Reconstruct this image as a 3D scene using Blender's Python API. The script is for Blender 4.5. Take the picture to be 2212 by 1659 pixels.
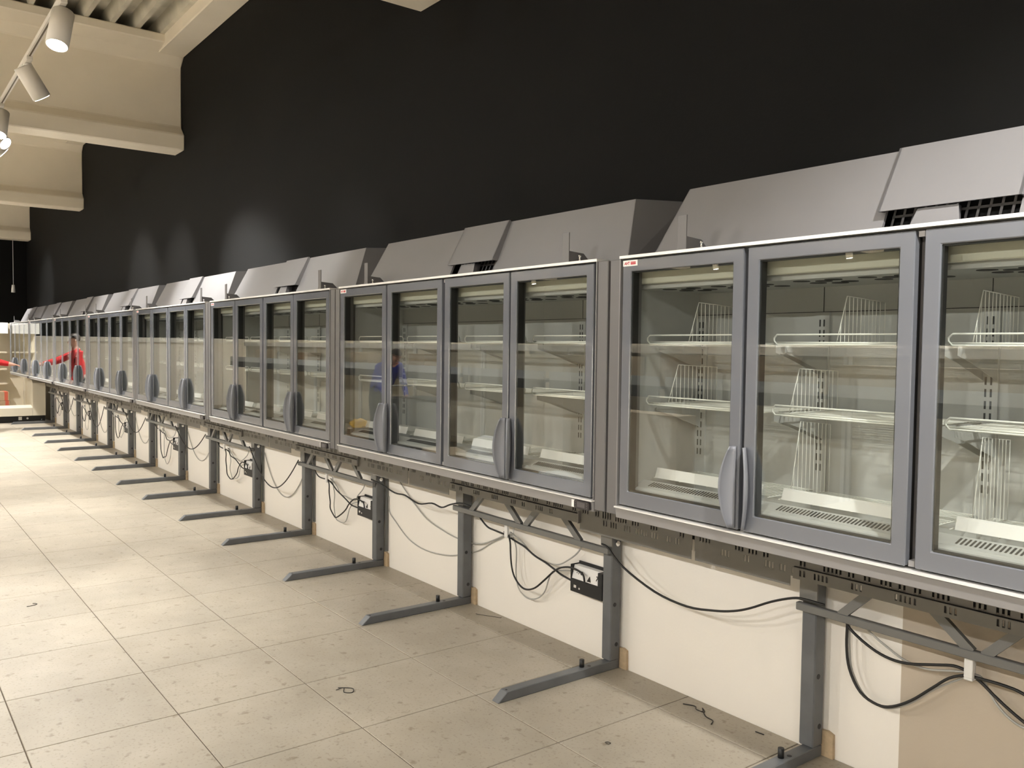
import bpy, bmesh, math, random
from mathutils import Vector, Matrix
random.seed(7)
for o in list(bpy.data.objects): bpy.data.objects.remove(o, do_unlink=True)
S = bpy.context.scene
COL = S.collection

# ------------------------------------------------------------------ camera
CAM_H = 1.6546
YAW, PIT, ROL = math.radians(-52.7165), math.radians(-2.4832), math.radians(0.7083)
fw = Vector((math.sin(YAW)*math.cos(PIT), math.cos(YAW)*math.cos(PIT), math.sin(PIT)))
r0 = fw.cross(Vector((0, 0, 1))).normalized(); u0 = r0.cross(fw)
rt = math.cos(ROL)*r0 + math.sin(ROL)*u0
up = -math.sin(ROL)*r0 + math.cos(ROL)*u0
cd = bpy.data.cameras.new('camera'); cam = bpy.data.objects.new('camera', cd); COL.objects.link(cam)
cam.matrix_world = Matrix(((rt.x, up.x, -fw.x, 0), (rt.y, up.y, -fw.y, 0), (rt.z, up.z, -fw.z, CAM_H), (0, 0, 0, 1)))
cd.sensor_width = 36.0; cd.lens = 1844.43/2212*36.0; cd.clip_start = 0.05; cd.clip_end = 200
S.camera = cam
# ------------------------------------------------------------------ world, exposure
W = bpy.data.worlds.new('world'); S.world = W; W.use_nodes = True
W.node_tree.nodes['Background'].inputs[0].default_value = (1.0, 0.93, 0.84, 1)
W.node_tree.nodes['Background'].inputs[1].default_value = 0.05
S.view_settings.view_transform = 'Standard'; S.view_settings.look = 'None'
S.view_settings.exposure = 0.0; S.view_settings.gamma = 1.0
S.view_settings.use_curve_mapping = False
LIGHT_COL = (1.0, 0.985, 0.955)
SPOT_W = 300.0          # each track spot
GOND_F = 0.7  # strength of the spots added to brighten the gondola fronts
FRONT_F, HALL_F = 1.1, 9.5   # gondola track and added open-hall bounce spots, relative to the aisle track
# ------------------------------------------------------------------ measured layout (metres)
YW = 3.117              # long wall the freezers stand along
YF = 2.429              # freezer front plane
ZT, ZB = 2.0186, 1.0162 # top and bottom lip of the freezer front
PITCH = 2.539
X_FIRST = -2.4797 + 1.20 # centre of the first freezer
XFAR, XNEAR, YOPP = -23.0, 6.0, -14.0
TRACK_Y, TRACK_Z = 1.09, 3.90

# ------------------------------------------------------------------ materials
def nt(name):
    m = bpy.data.materials.new(name); m.use_nodes = True
    t = m.node_tree; b = t.nodes['Principled BSDF']
    return m, t, b
def mat(name, col, rough=0.5, metal=0.0, spec=0.5, coat=0.0, noise=0.0, nscale=30.0, bump=0.0, emit=None):
    m, t, b = nt(name)
    b.inputs['Base Color'].default_value = (*col, 1); b.inputs['Roughness'].default_value = rough
    b.inputs['Metallic'].default_value = metal; b.inputs['Specular IOR Level'].default_value = spec
    b.inputs['Coat Weight'].default_value = coat; b.inputs['Coat Roughness'].default_value = 0.03
    if emit:
        b.inputs['Emission Color'].default_value = (*emit[0], 1); b.inputs['Emission Strength'].default_value = emit[1]
    if noise or bump:
        g = t.nodes.new('ShaderNodeNewGeometry')
        n = t.nodes.new('ShaderNodeTexNoise'); n.inputs['Scale'].default_value = nscale; n.inputs['Detail'].default_value = 5
        t.links.new(g.outputs['Position'], n.inputs['Vector'])
        if noise:
            r = t.nodes.new('ShaderNodeValToRGB')
            r.color_ramp.elements[0].position = 0.3; r.color_ramp.elements[1].position = 0.75
            r.color_ramp.elements[0].color = (*[c*(1-noise) for c in col], 1)
            r.color_ramp.elements[1].color = (*[min(1, c*(1+noise*0.5)) for c in col], 1)
            t.links.new(n.outputs['Fac'], r.inputs['Fac']); t.links.new(r.outputs['Color'], b.inputs['Base Color'])
        if bump:
            bp = t.nodes.new('ShaderNodeBump'); bp.inputs['Strength'].default_value = bump; bp.inputs['Distance'].default_value = 0.01
            t.links.new(n.outputs['Fac'], bp.inputs['Height']); t.links.new(bp.outputs['Normal'], b.inputs['Normal'])
    return m
M = {}
M['hood'] = mat('hood_grey', (0.190, 0.184, 0.186), 0.42, noise=0.05, nscale=3)
M['panel'] = mat('panel_grey', (0.140, 0.134, 0.131), 0.45)
M['sill'] = mat('sill_silver', (0.27, 0.26, 0.256), 0.35, metal=0.15)
M['lip'] = mat('lip_aluminium', (0.80, 0.78, 0.74), 0.35, metal=0.2)
M['door'] = mat('door_grey_glass_border', (0.150, 0.156, 0.172), 0.16, spec=0.6, coat=0.7)
M['doorside'] = mat('door_edge', (0.05, 0.05, 0.05), 0.5)
M['handle'] = mat('handle_grey', (0.21, 0.215, 0.235), 0.38)
M['black'] = mat('black_rubber', (0.012, 0.012, 0.012), 0.5)
M['liner'] = mat('liner_offwhite', (0.47, 0.475, 0.455), 0.5)
M['valance'] = mat('valance_cream', (0.62, 0.61, 0.50), 0.5)
M['wire'] = mat('white_wire', (0.82, 0.82, 0.76), 0.3)
M['seam'] = mat('seam_dark', (0.03, 0.03, 0.028), 0.7)
M['stand'] = mat('stand_grey_paint', (0.135, 0.14, 0.145), 0.42, noise=0.18, nscale=9)
M['plate'] = mat('slotted_plate', (0.20, 0.193, 0.178), 0.42, metal=0.25)
M['truss'] = mat('truss_grey', (0.18, 0.178, 0.17), 0.42, metal=0.2)
M['chrome'] = mat('chrome', (0.8, 0.8, 0.8), 0.12, metal=1.0)
M['blackcable'] = mat('black_cable', (0.014, 0.013, 0.012), 0.45)
M['greycable'] = mat('grey_cable', (0.42, 0.41, 0.38), 0.5)
M['white'] = mat('white_plastic', (0.80, 0.79, 0.76), 0.4)
M['red'] = mat('red_print', (0.50, 0.02, 0.03), 0.5)
M['paper'] = mat('paper_white', (0.85, 0.83, 0.80), 0.6)
M['screen'] = mat('display_dark', (0.04, 0.035, 0.035), 0.25)
M['screenin'] = mat('display_window', (0.10, 0.09, 0.09), 0.15)
M['wood'] = mat('raw_wood', (0.55, 0.42, 0.27), 0.6, noise=0.2, nscale=40)
M['concrete'] = mat('beam_cream_paint', (0.86, 0.785, 0.66), 0.75, noise=0.05, nscale=2)
M['deck'] = mat('roof_deck_paint', (0.66, 0.62, 0.52), 0.5, noise=0.25, nscale=3)
M['track'] = mat('track_white', (0.72, 0.68, 0.62), 0.45)
M['trackslot'] = mat('track_slot', (0.10, 0.07, 0.04), 0.5)
M['lens'] = mat('lit_lens', (1, 1, 1), 0.3, emit=((1.0, 0.97, 0.92), 60.0))
M['card'] = mat('cardboard', (0.36, 0.25, 0.15), 0.75, noise=0.12, nscale=12)
M['card2'] = mat('cardboard_pale', (0.50, 0.40, 0.28), 0.75, noise=0.1, nscale=12)
M['redtape'] = mat('red_tape', (0.45, 0.09, 0.05), 0.4)
M['cream'] = mat('cream_enamel', (0.72, 0.66, 0.53), 0.4)
M['headerw'] = mat('header_white', (0.85, 0.83, 0.79), 0.4)
M['gond'] = mat('gondola_cream', (0.62, 0.55, 0.42), 0.5)
M['shelfgrey'] = mat('gondola_bluegrey', (0.50, 0.53, 0.56), 0.45)
M['shelfdark'] = mat('gondola_dark', (0.06, 0.065, 0.07), 0.5)
M['skin'] = mat('skin', (0.55, 0.30, 0.22), 0.55)
M['redcloth'] = mat('red_jacket', (0.50, 0.010, 0.012), 0.75, noise=0.2, nscale=30)
M['bluecloth'] = mat('blue_shirt', (0.03, 0.05, 0.42), 0.75, noise=0.2, nscale=30)
M['trouser'] = mat('dark_trousers', (0.025, 0.027, 0.035), 0.8)
M['shoe'] = mat('black_shoe', (0.015, 0.014, 0.013), 0.5)
M['hair'] = mat('dark_hair', (0.03, 0.02, 0.014), 0.6)
M['film'] = mat('plastic_film', (0.80, 0.82, 0.84), 0.12, spec=0.8, coat=0.6)
M['yellow'] = mat('yellow_plastic', (0.72, 0.42, 0.04), 0.35)
M['debris'] = mat('dark_tie', (0.025, 0.02, 0.016), 0.6)

GLASS_F0 = 0.11
def glass_mat():
    m = bpy.data.materials.new('door_glass'); m.use_nodes = True; t = m.node_tree
    for n in list(t.nodes): t.nodes.remove(n)
    out = t.nodes.new('ShaderNodeOutputMaterial'); mix = t.nodes.new('ShaderNodeMixShader')
    tr = t.nodes.new('ShaderNodeBsdfTransparent'); gl = t.nodes.new('ShaderNodeBsdfGlossy')
    tr.inputs['Color'].default_value = (0.975, 0.985, 0.972, 1)
    gl.inputs['Roughness'].default_value = 0.0; gl.inputs['Color'].default_value = (0.96, 0.98, 0.97, 1)
    lw = t.nodes.new('ShaderNodeLayerWeight'); lw.inputs['Blend'].default_value = 0.5      # Schlick reflectance of one coated face
    pw = t.nodes.new('ShaderNodeMath'); pw.operation = 'POWER'; pw.inputs[1].default_value = 5.0; t.links.new(lw.outputs['Facing'], pw.inputs[0])
    ma = t.nodes.new('ShaderNodeMath'); ma.operation = 'MULTIPLY_ADD'; ma.inputs[1].default_value = 1-GLASS_F0; ma.inputs[2].default_value = GLASS_F0
    t.links.new(pw.outputs[0], ma.inputs[0]); t.links.new(ma.outputs[0], mix.inputs['Fac'])
    t.links.new(tr.outputs['BSDF'], mix.inputs[1]); t.links.new(gl.outputs['BSDF'], mix.inputs[2])
    t.links.new(mix.outputs['Shader'], out.inputs['Surface'])
    return m
M['glass'] = glass_mat()

def wall_mat(name, patch):
    """black paint above a painted line, cream below; one patch of beige undercoat on the long wall"""
    m, t, b = nt(name); b.inputs['Roughness'].default_value = 0.75; b.inputs['Specular IOR Level'].default_value = 0.15
    g = t.nodes.new('ShaderNodeNewGeometry'); sp = t.nodes.new('ShaderNodeSeparateXYZ')
    t.links.new(g.outputs['Position'], sp.inputs['Vector'])
    n = t.nodes.new('ShaderNodeTexNoise'); n.inputs['Scale'].default_value = 1.3; n.inputs['Detail'].default_value = 6
    t.links.new(g.outputs['Position'], n.inputs['Vector'])
    def ramp(c0, c1):
        r = t.nodes.new('ShaderNodeValToRGB'); r.color_ramp.elements[0].color = (*c0, 1); r.color_ramp.elements[1].color = (*c1, 1)
        r.color_ramp.elements[0].position = 0.3; r.color_ramp.elements[1].position = 0.7
        t.links.new(n.outputs['Fac'], r.inputs['Fac']); return r
    def step(sock, val):
        a = t.nodes.new('ShaderNodeMath'); a.operation = 'GREATER_THAN'; t.links.new(sock, a.inputs[0]); a.inputs[1].default_value = val; return a
    def mixc(f, a, c):
        x = t.nodes.new('ShaderNodeMix'); x.data_type = 'RGBA'
        t.links.new(f, x.inputs[0]); t.links.new(a, x.inputs[6]); t.links.new(c, x.inputs[7]); return x.outputs[2]
    cream = ramp((0.88, 0.835, 0.765), (0.905, 0.865, 0.80)).outputs['Color']
    black = ramp((0.0042, 0.0042, 0.0039), (0.0052, 0.0051, 0.0048)).outputs['Color']
    c = cream
    if patch:
        beige = ramp((0.50, 0.43, 0.34), (0.53, 0.46, 0.37)).outputs['Color']
        c = mixc(step(sp.outputs['X'], -1.635).outputs[0], c, beige)
    c = mixc(step(sp.outputs['Z'], 1.70).outputs[0], c, black)
    t.links.new(c, b.inputs['Base Color'])
    n2 = t.nodes.new('ShaderNodeTexNoise'); n2.inputs['Scale'].default_value = 60
    t.links.new(g.outputs['Position'], n2.inputs['Vector'])
    bp = t.nodes.new('ShaderNodeBump'); bp.inputs['Strength'].default_value = 0.12; bp.inputs['Distance'].default_value = 0.004
    t.links.new(n2.outputs['Fac'], bp.inputs['Height']); t.links.new(bp.outputs['Normal'], b.inputs['Normal'])
    return m
M['wall_long'] = wall_mat('wall_paint_long', True)
M['wall'] = wall_mat('wall_paint', False)

def tile_mat():
    m, t, b = nt('beige_floor_tile'); b.inputs['Roughness'].default_value = 0.48; b.inputs['Specular IOR Level'].default_value = 0.4
    g = t.nodes.new('ShaderNodeNewGeometry'); oi = t.nodes.new('ShaderNodeObjectInfo')
    def noise(s, d=4):
        n = t.nodes.new('ShaderNodeTexNoise'); n.inputs['Scale'].default_value = s; n.inputs['Detail'].default_value = d
        t.links.new(g.outputs['Position'], n.inputs['Vector']); return n.outputs['Fac']
    def ramp(f, p0, p1, c0, c1):
        r = t.nodes.new('ShaderNodeValToRGB'); e = r.color_ramp.elements
        e[0].position, e[1].position = p0, p1; e[0].color = (*c0, 1); e[1].color = (*c1, 1)
        t.links.new(f, r.inputs['Fac']); return r.outputs['Color']
    def mul(a, c, f=1.0):
        x = t.nodes.new('ShaderNodeMix'); x.data_type = 'RGBA'; x.blend_type = 'MULTIPLY'; x.inputs[0].default_value = f
        t.links.new(a, x.inputs[6]); t.links.new(c, x.inputs[7]); return x.outputs[2]
    base = ramp(noise(5), 0.3, 0.7, (0.408, 0.358, 0.280), (0.458, 0.408, 0.326))
    base = mul(base, ramp(noise(1.3, 3), 0.40, 0.62, (0.86, 0.86, 0.86), (1, 1, 1)))          # scuffed traffic stains
    base = mul(base, ramp(noise(75, 2), 0.32, 0.42, (0.82, 0.80, 0.76), (1, 1, 1)))           # speckle
    base = mul(base, ramp(noise(19, 6), 0.30, 0.39, (0.70, 0.67, 0.62), (1, 1, 1)))           # dirt marks
    base = mul(base, ramp(oi.outputs['Random'], 0, 1, (0.95, 0.95, 0.95), (1, 1, 1)))
    t.links.new(base, b.inputs['Base Color'])
    return m
M['tile'] = tile_mat()
M['grout'] = mat('grout', (0.10, 0.075, 0.05), 0.9, noise=0.3, nscale=8)

# ------------------------------------------------------------------ mesh helpers
class MB:
    def __init__(s): s.v = []; s.f = []; s.sm = []
    def add(s, vs, fs, smooth=False):
        k = len(s.v); s.v += [tuple(v) for v in vs]
        for f in fs: s.f.append(tuple(i+k for i in f)); s.sm.append(smooth)
        return s
    def box(s, x0, x1, y0, y1, z0, z1):
        if x0 > x1: x0, x1 = x1, x0
        if y0 > y1: y0, y1 = y1, y0
        if z0 > z1: z0, z1 = z1, z0
        return s.hexa([(x0,y0,z0),(x1,y0,z0),(x1,y1,z0),(x0,y1,z0),(x0,y0,z1),(x1,y0,z1),(x1,y1,z1),(x0,y1,z1)])
    def hexa(s, p):
        return s.add(p, [(0,3,2,1),(4,5,6,7),(0,1,5,4),(1,2,6,5),(2,3,7,6),(3,0,4,7)])
    def prism(s, poly, axis, a, b):
        """poly: 2-D points; extruded along axis from a to b. axis x: (y,z), y: (x,z), z: (x,y)"""
        def P(q, c):
            return {'x': (c, q[0], q[1]), 'y': (q[0], c, q[1]), 'z': (q[0], q[1], c)}[axis]
        n = len(poly); ar = sum(poly[i][0]*poly[(i+1) % n][1]-poly[(i+1) % n][0]*poly[i][1] for i in range(n))
        if (ar < 0) != (axis == 'y'): poly = poly[::-1]
        vs = [P(q, a) for q in poly]+[P(q, b) for q in poly]
        fs = [tuple(range(n))[::-1], tuple(range(n, 2*n))]+[(i, (i+1) % n, n+(i+1) % n, n+i) for i in range(n)]
        return s.add(vs, fs)
    def bar(s, a, b, w, d):
        """flat bar in the XZ plane from a to b (x,z), width w in plane, depth (y0,y1)"""
        ax, az = a; bx, bz = b; l = math.hypot(bx-ax, bz-az); nx, nz = -(bz-az)/l*w/2, (bx-ax)/l*w/2
        return s.prism([(ax+nx, az+nz), (bx+nx, bz+nz), (bx-nx, bz-nz), (ax-nx, az-nz)], 'y', d[0], d[1])
    def tube(s, pts, r, n=6, closed=False):
        pts = [Vector(p) for p in pts]; m = len(pts); rings = []; prev = None
        rr = r if isinstance(r, (list, tuple)) else [r]*m
        for i, p in enumerate(pts):
            if closed: t = (pts[(i+1) % m]-pts[i-1]).normalized()
            else: t = (pts[min(i+1, m-1)]-pts[max(i-1, 0)]).normalized()
            if prev is None:
                a = Vector((0, 0, 1)) if abs(t.z) < 0.9 else Vector((1, 0, 0)); u = t.cross(a).normalized()
            else:
                u = (prev - t*prev.dot(t)); u = u.normalized() if u.length > 1e-6 else t.orthogonal().normalized()
            prev = u; w = t.cross(u)
            rings.append([p+rr[i]*(math.cos(2*math.pi*k/n)*u+math.sin(2*math.pi*k/n)*w) for k in range(n)])
        vs = [q for g in rings for q in g]; fs = []
        for i in range(m if closed else m-1):
            j = (i+1) % m
            for k in range(n): fs.append((i*n+k, i*n+(k+1) % n, j*n+(k+1) % n, j*n+k))
        if not closed: fs += [tuple(range(n))[::-1], tuple(range((m-1)*n, m*n))]
        return s.add(vs, fs, n > 4)
    def cyl(s, a, b, r, n=12, r2=None):
        a, b = Vector(a), Vector(b); t = (b-a).normalized(); u = t.orthogonal().normalized(); w = t.cross(u); r2 = r if r2 is None else r2
        vs = [a+r*(math.cos(2*math.pi*k/n)*u+math.sin(2*math.pi*k/n)*w) for k in range(n)]
        vs += [b+r2*(math.cos(2*math.pi*k/n)*u+math.sin(2*math.pi*k/n)*w) for k in range(n)]
        k0 = len(s.v); s.v += [tuple(v) for v in vs]
        for k in range(n): s.f.append((k0+k, k0+(k+1) % n, k0+n+(k+1) % n, k0+n+k)); s.sm.append(True)
        s.f.append(tuple(k0+k for k in range(n))[::-1]); s.sm.append(False)
        s.f.append(tuple(k0+n+k for k in range(n))); s.sm.append(False)
        return s
    def mesh(s, name, m, org=(0, 0, 0), bevel=0.0):
        me = bpy.data.meshes.new(name)
        me.from_pydata([(x-org[0], y-org[1], z-org[2]) for x, y, z in s.v], [], s.f)
        me.polygons.foreach_set('use_smooth', s.sm)
        if bevel:
            bm = bmesh.new(); bm.from_mesh(me)
            es = [e for e in bm.edges if len(e.link_faces) == 2 and e.calc_face_angle(0) > 0.6]
            bmesh.ops.bevel(bm, geom=es, offset=bevel, segments=1, affect='EDGES', clamp_overlap=True)
            bm.to_mesh(me); bm.free()
        me.materials.append(m); me.update()
        return me
    def build(s, name, m, parent=None, org=None, bevel=0.0):
        if org is None: org = WORLD(parent) if parent else (0, 0, 0)
        me = s.mesh(name, m, org, bevel)
        o = bpy.data.objects.new(name, me); COL.objects.link(o)
        if parent: o.parent = parent
        else: o.location = org
        return o
def WORLD(o):
    p = Vector((0, 0, 0))
    while o: p += o.location; o = o.parent
    return p
def tag(o, label=None, cat=None, group=None, kind=None):
    if label: o['label'] = label
    if cat: o['category'] = cat
    if group: o['group'] = group
    if kind: o['kind'] = kind
    return o
def empty(name, loc, label=None, cat=None, group=None):
    o = bpy.data.objects.new(name, None); COL.objects.link(o); o.location = loc; o.empty_display_size = 0.1
    return tag(o, label, cat, group)
def copy_tree(o, parent=None):
    c = o.copy(); COL.objects.link(c)
    if parent: c.parent = parent
    for ch in list(o.children): copy_tree(ch, c)
    return c
ORD = ['first', 'second', 'third', 'fourth', 'fifth', 'sixth', 'seventh', 'eighth', 'ninth']
def smooth_path(pts, sub=4):
    """Catmull-Rom through 3-D points"""
    P = [Vector(p) for p in pts]; P = [2*P[0]-P[1]]+P+[2*P[-1]-P[-2]]; out = []
    for i in range(1, len(P)-2):
        for k in range(sub):
            t = k/sub
            out.append(0.5*((2*P[i])+(-P[i-1]+P[i+1])*t+(2*P[i-1]-5*P[i]+4*P[i+1]-P[i+2])*t*t+(-P[i-1]+3*P[i]-3*P[i+1]+P[i+2])*t**3))
    out.append(P[-2]); return out

# ================================================================== THE SETTING
b = MB(); b.box(XFAR-0.2, XNEAR+0.2, YW, YW+0.2, -0.1, 5.6); tag(b.build('wall_right', M['wall_long']), kind='structure')
b = MB(); b.box(XFAR-0.2, XFAR, YOPP, YW, -0.1, 5.6); tag(b.build('wall_far', M['wall']), kind='structure')
b = MB(); b.box(XNEAR, XNEAR+0.2, YOPP, YW, -0.1, 5.6); tag(b.build('wall_near', M['wall']), kind='structure')
b = MB(); b.box(XFAR-0.2, XNEAR+0.2, YOPP-0.2, YOPP, -0.1, 5.6); tag(b.build('wall_left', M['wall']), kind='structure')
# pale ledge where the cream paint ends on the far and opposite walls
b = MB(); b.box(XFAR, XFAR+0.06, YOPP+0.08, 1.7, 1.66, 1.78); tag(b.build('trim_1', M['headerw'], bevel=0.004), kind='structure')
b = MB(); b.box(XFAR+0.08, XNEAR-0.04, YOPP, YOPP+0.06, 1.66, 1.80); tag(b.build('trim_2', M['headerw'], bevel=0.004), kind='structure')
# floor: grout bed with tiles proud of it
b = MB(); b.box(XFAR-0.2, XNEAR+0.2, YOPP-0.2, YW+0.2, -0.12, -0.003)
floor = tag(b.build('floor', M['grout']), kind='structure')
GX, GY, TS, J = -6.2667, 1.0978, 0.6, 0.0021
def tile_mesh(w, h):
    m = MB(); e = 0.0018
    x0, x1, y0, y1 = -w/2+J, w/2-J, -h/2+J, h/2-J
    m.add([(x0, y0, -0.005), (x1, y0, -0.005), (x1, y1, -0.005), (x0, y1, -0.005), (x0, y0, -e), (x1, y0, -e), (x1, y1, -e), (x0, y1, -e),
           (x0+e, y0+e, 0), (x1-e, y0+e, 0), (x1-e, y1-e, 0), (x0+e, y1-e, 0)],
          [(0, 1, 5, 4), (1, 2, 6, 5), (2, 3, 7, 6), (3, 0, 4, 7), (4, 5, 9, 8), (5, 6, 10, 9), (6, 7, 11, 10), (7, 4, 8, 11), (8, 9, 10, 11)])
    return m
cells = []
i0, i1 = math.floor((XFAR-GX)/TS), math.ceil((XNEAR-GX)/TS)
j0, j1 = math.floor((YOPP-GY)/TS), math.ceil((YW-GY)/TS)
def in_view(x, y, z=0.0):
    d = Vector((x, y, z-CAM_H)); f = d.dot(fw)
    return f > 0.3 and abs(d.dot(rt)/f) < 0.64 and abs(d.dot(up)/f) < 0.49
for i in range(i0, i1):
    for j in range(j0, j1):
        xa, xb = max(GX+i*TS, XFAR), min(GX+(i+1)*TS, XNEAR); ya, yb = max(GY+j*TS, YOPP), min(GY+(j+1)*TS, YW)
        if xb-xa < 0.02 or yb-ya < 0.02: continue
        vis = any(in_view(x, y) for x in (xa, (xa+xb)/2, xb) for y in (ya, (ya+yb)/2, yb))
        cells.append((0 if vis else 1, math.hypot((xa+xb)/2, (ya+yb)/2), xa, xb, ya, yb))
cells.sort()
tcache = {}; rest = MB()
for n, (inv, d, xa, xb, ya, yb) in enumerate(cells):
    w, h = round(xb-xa, 4), round(yb-ya, 4); dz = random.uniform(-0.0004, 0.0)
    if n < 300 and not inv:
        if (w, h) not in tcache: tcache[(w, h)] = tile_mesh(w, h).mesh('tile', M['tile'])
        o = bpy.data.objects.new('tile', tcache[(w, h)]); COL.objects.link(o); o.parent = floor; o.location = ((xa+xb)/2, (ya+yb)/2, dz)
    else:
        t = tile_mesh(w, h); rest.add([(x+(xa+xb)/2, y+(ya+yb)/2, z+dz) for x, y, z in t.v], t.f)
tag(rest.build('tile_field', M['tile'], floor), kind='stuff')
# roof deck: trapezoidal sheet whose ribs run along the wall
b = MB(); z_lo, z_hi, pr = 5.19, 5.34, 0.265; y = 2.82; ys = []
while y > YOPP-0.3:
    ys += [(y, z_lo), (y-0.05, z_lo), (y-0.085, z_hi), (y-0.225, z_hi)]; y -= pr
for (ya, za), (yb, zb) in zip(ys[:-1], ys[1:]):
    b.add([(XFAR, ya, za), (XNEAR, ya, za), (XNEAR, yb, zb), (XFAR, yb, zb)], [(0, 1, 2, 3)])
b.box(XFAR, XNEAR, YOPP, YW, 5.40, 5.45)
tag(b.build('ceiling', M['deck']), kind='structure')
b = MB(); b.box(XFAR, XNEAR, 2.82, YW, 5.055, 5.21); tag(b.build('trim_3', M['concrete'], bevel=0.01), kind='structure')
# precast beams across the hall
def beam(xc, n):
    hw, hb, ht = 0.06, 0.18, 0.46
    prof = [(-hb, 3.957), (hb, 3.957), (hb, 4.14), (hw, 4.25), (hw, 4.96), (0.17, 5.06), (ht, 5.09), (ht, 5.19),
            (-ht, 5.19), (-ht, 5.09), (-0.17, 5.06), (-hw, 4.96), (-hw, 4.25), (-hb, 4.14)]
    m = MB(); m.prism([(x+xc, z) for x, z in prof], 'y', YOPP, YW)
    tag(m.build('trim_%d' % n, M['concrete'], bevel=0.012), kind='structure')
for n, xc in enumerate((-22.5, -16.62, -10.807, -5.0, 0.8)): beam(xc, n+4)

# ================================================================== FREEZERS
def ring(m, x0, x1, z0, z1, w, y0, y1):
    """rectangular frame in the XZ plane; w = (left, right, bottom, top)"""
    l, r, bt, tp = w
    o = [(x0, z0), (x1, z0), (x1, z1), (x0, z1)]; i = [(x0+l, z0+bt), (x1-r, z0+bt), (x1-r, z1-tp), (x0+l, z1-tp)]
    vs = [(x, y0, z) for x, z in o]+[(x, y0, z) for x, z in i]+[(x, y1, z) for x, z in o]+[(x, y1, z) for x, z in i]
    fs = []
    for k in range(4):
        n = (k+1) % 4
        fs += [(k, n, 4+n, 4+k), (8+n, 8+k, 12+k, 12+n), (k, 8+k, 8+n, n), (4+k, 4+n, 12+n, 12+k)]
    return m.add(vs, fs)
def text_mesh(txt, size, m):
    c = bpy.data.curves.new('txt', 'FONT'); c.body = txt; c.size = size; c.extrude = 0.0003; c.offset = size*0.035; c.align_x = 'LEFT'
    o = bpy.data.objects.new('txt', c); COL.objects.link(o)
    dg = bpy.context.evaluated_depsgraph_get(); me = bpy.data.meshes.new_from_object(o.evaluated_get(dg))
    bpy.data.objects.remove(o); bpy.data.curves.remove(c)
    me.materials.clear(); me.materials.append(m); return me

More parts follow.
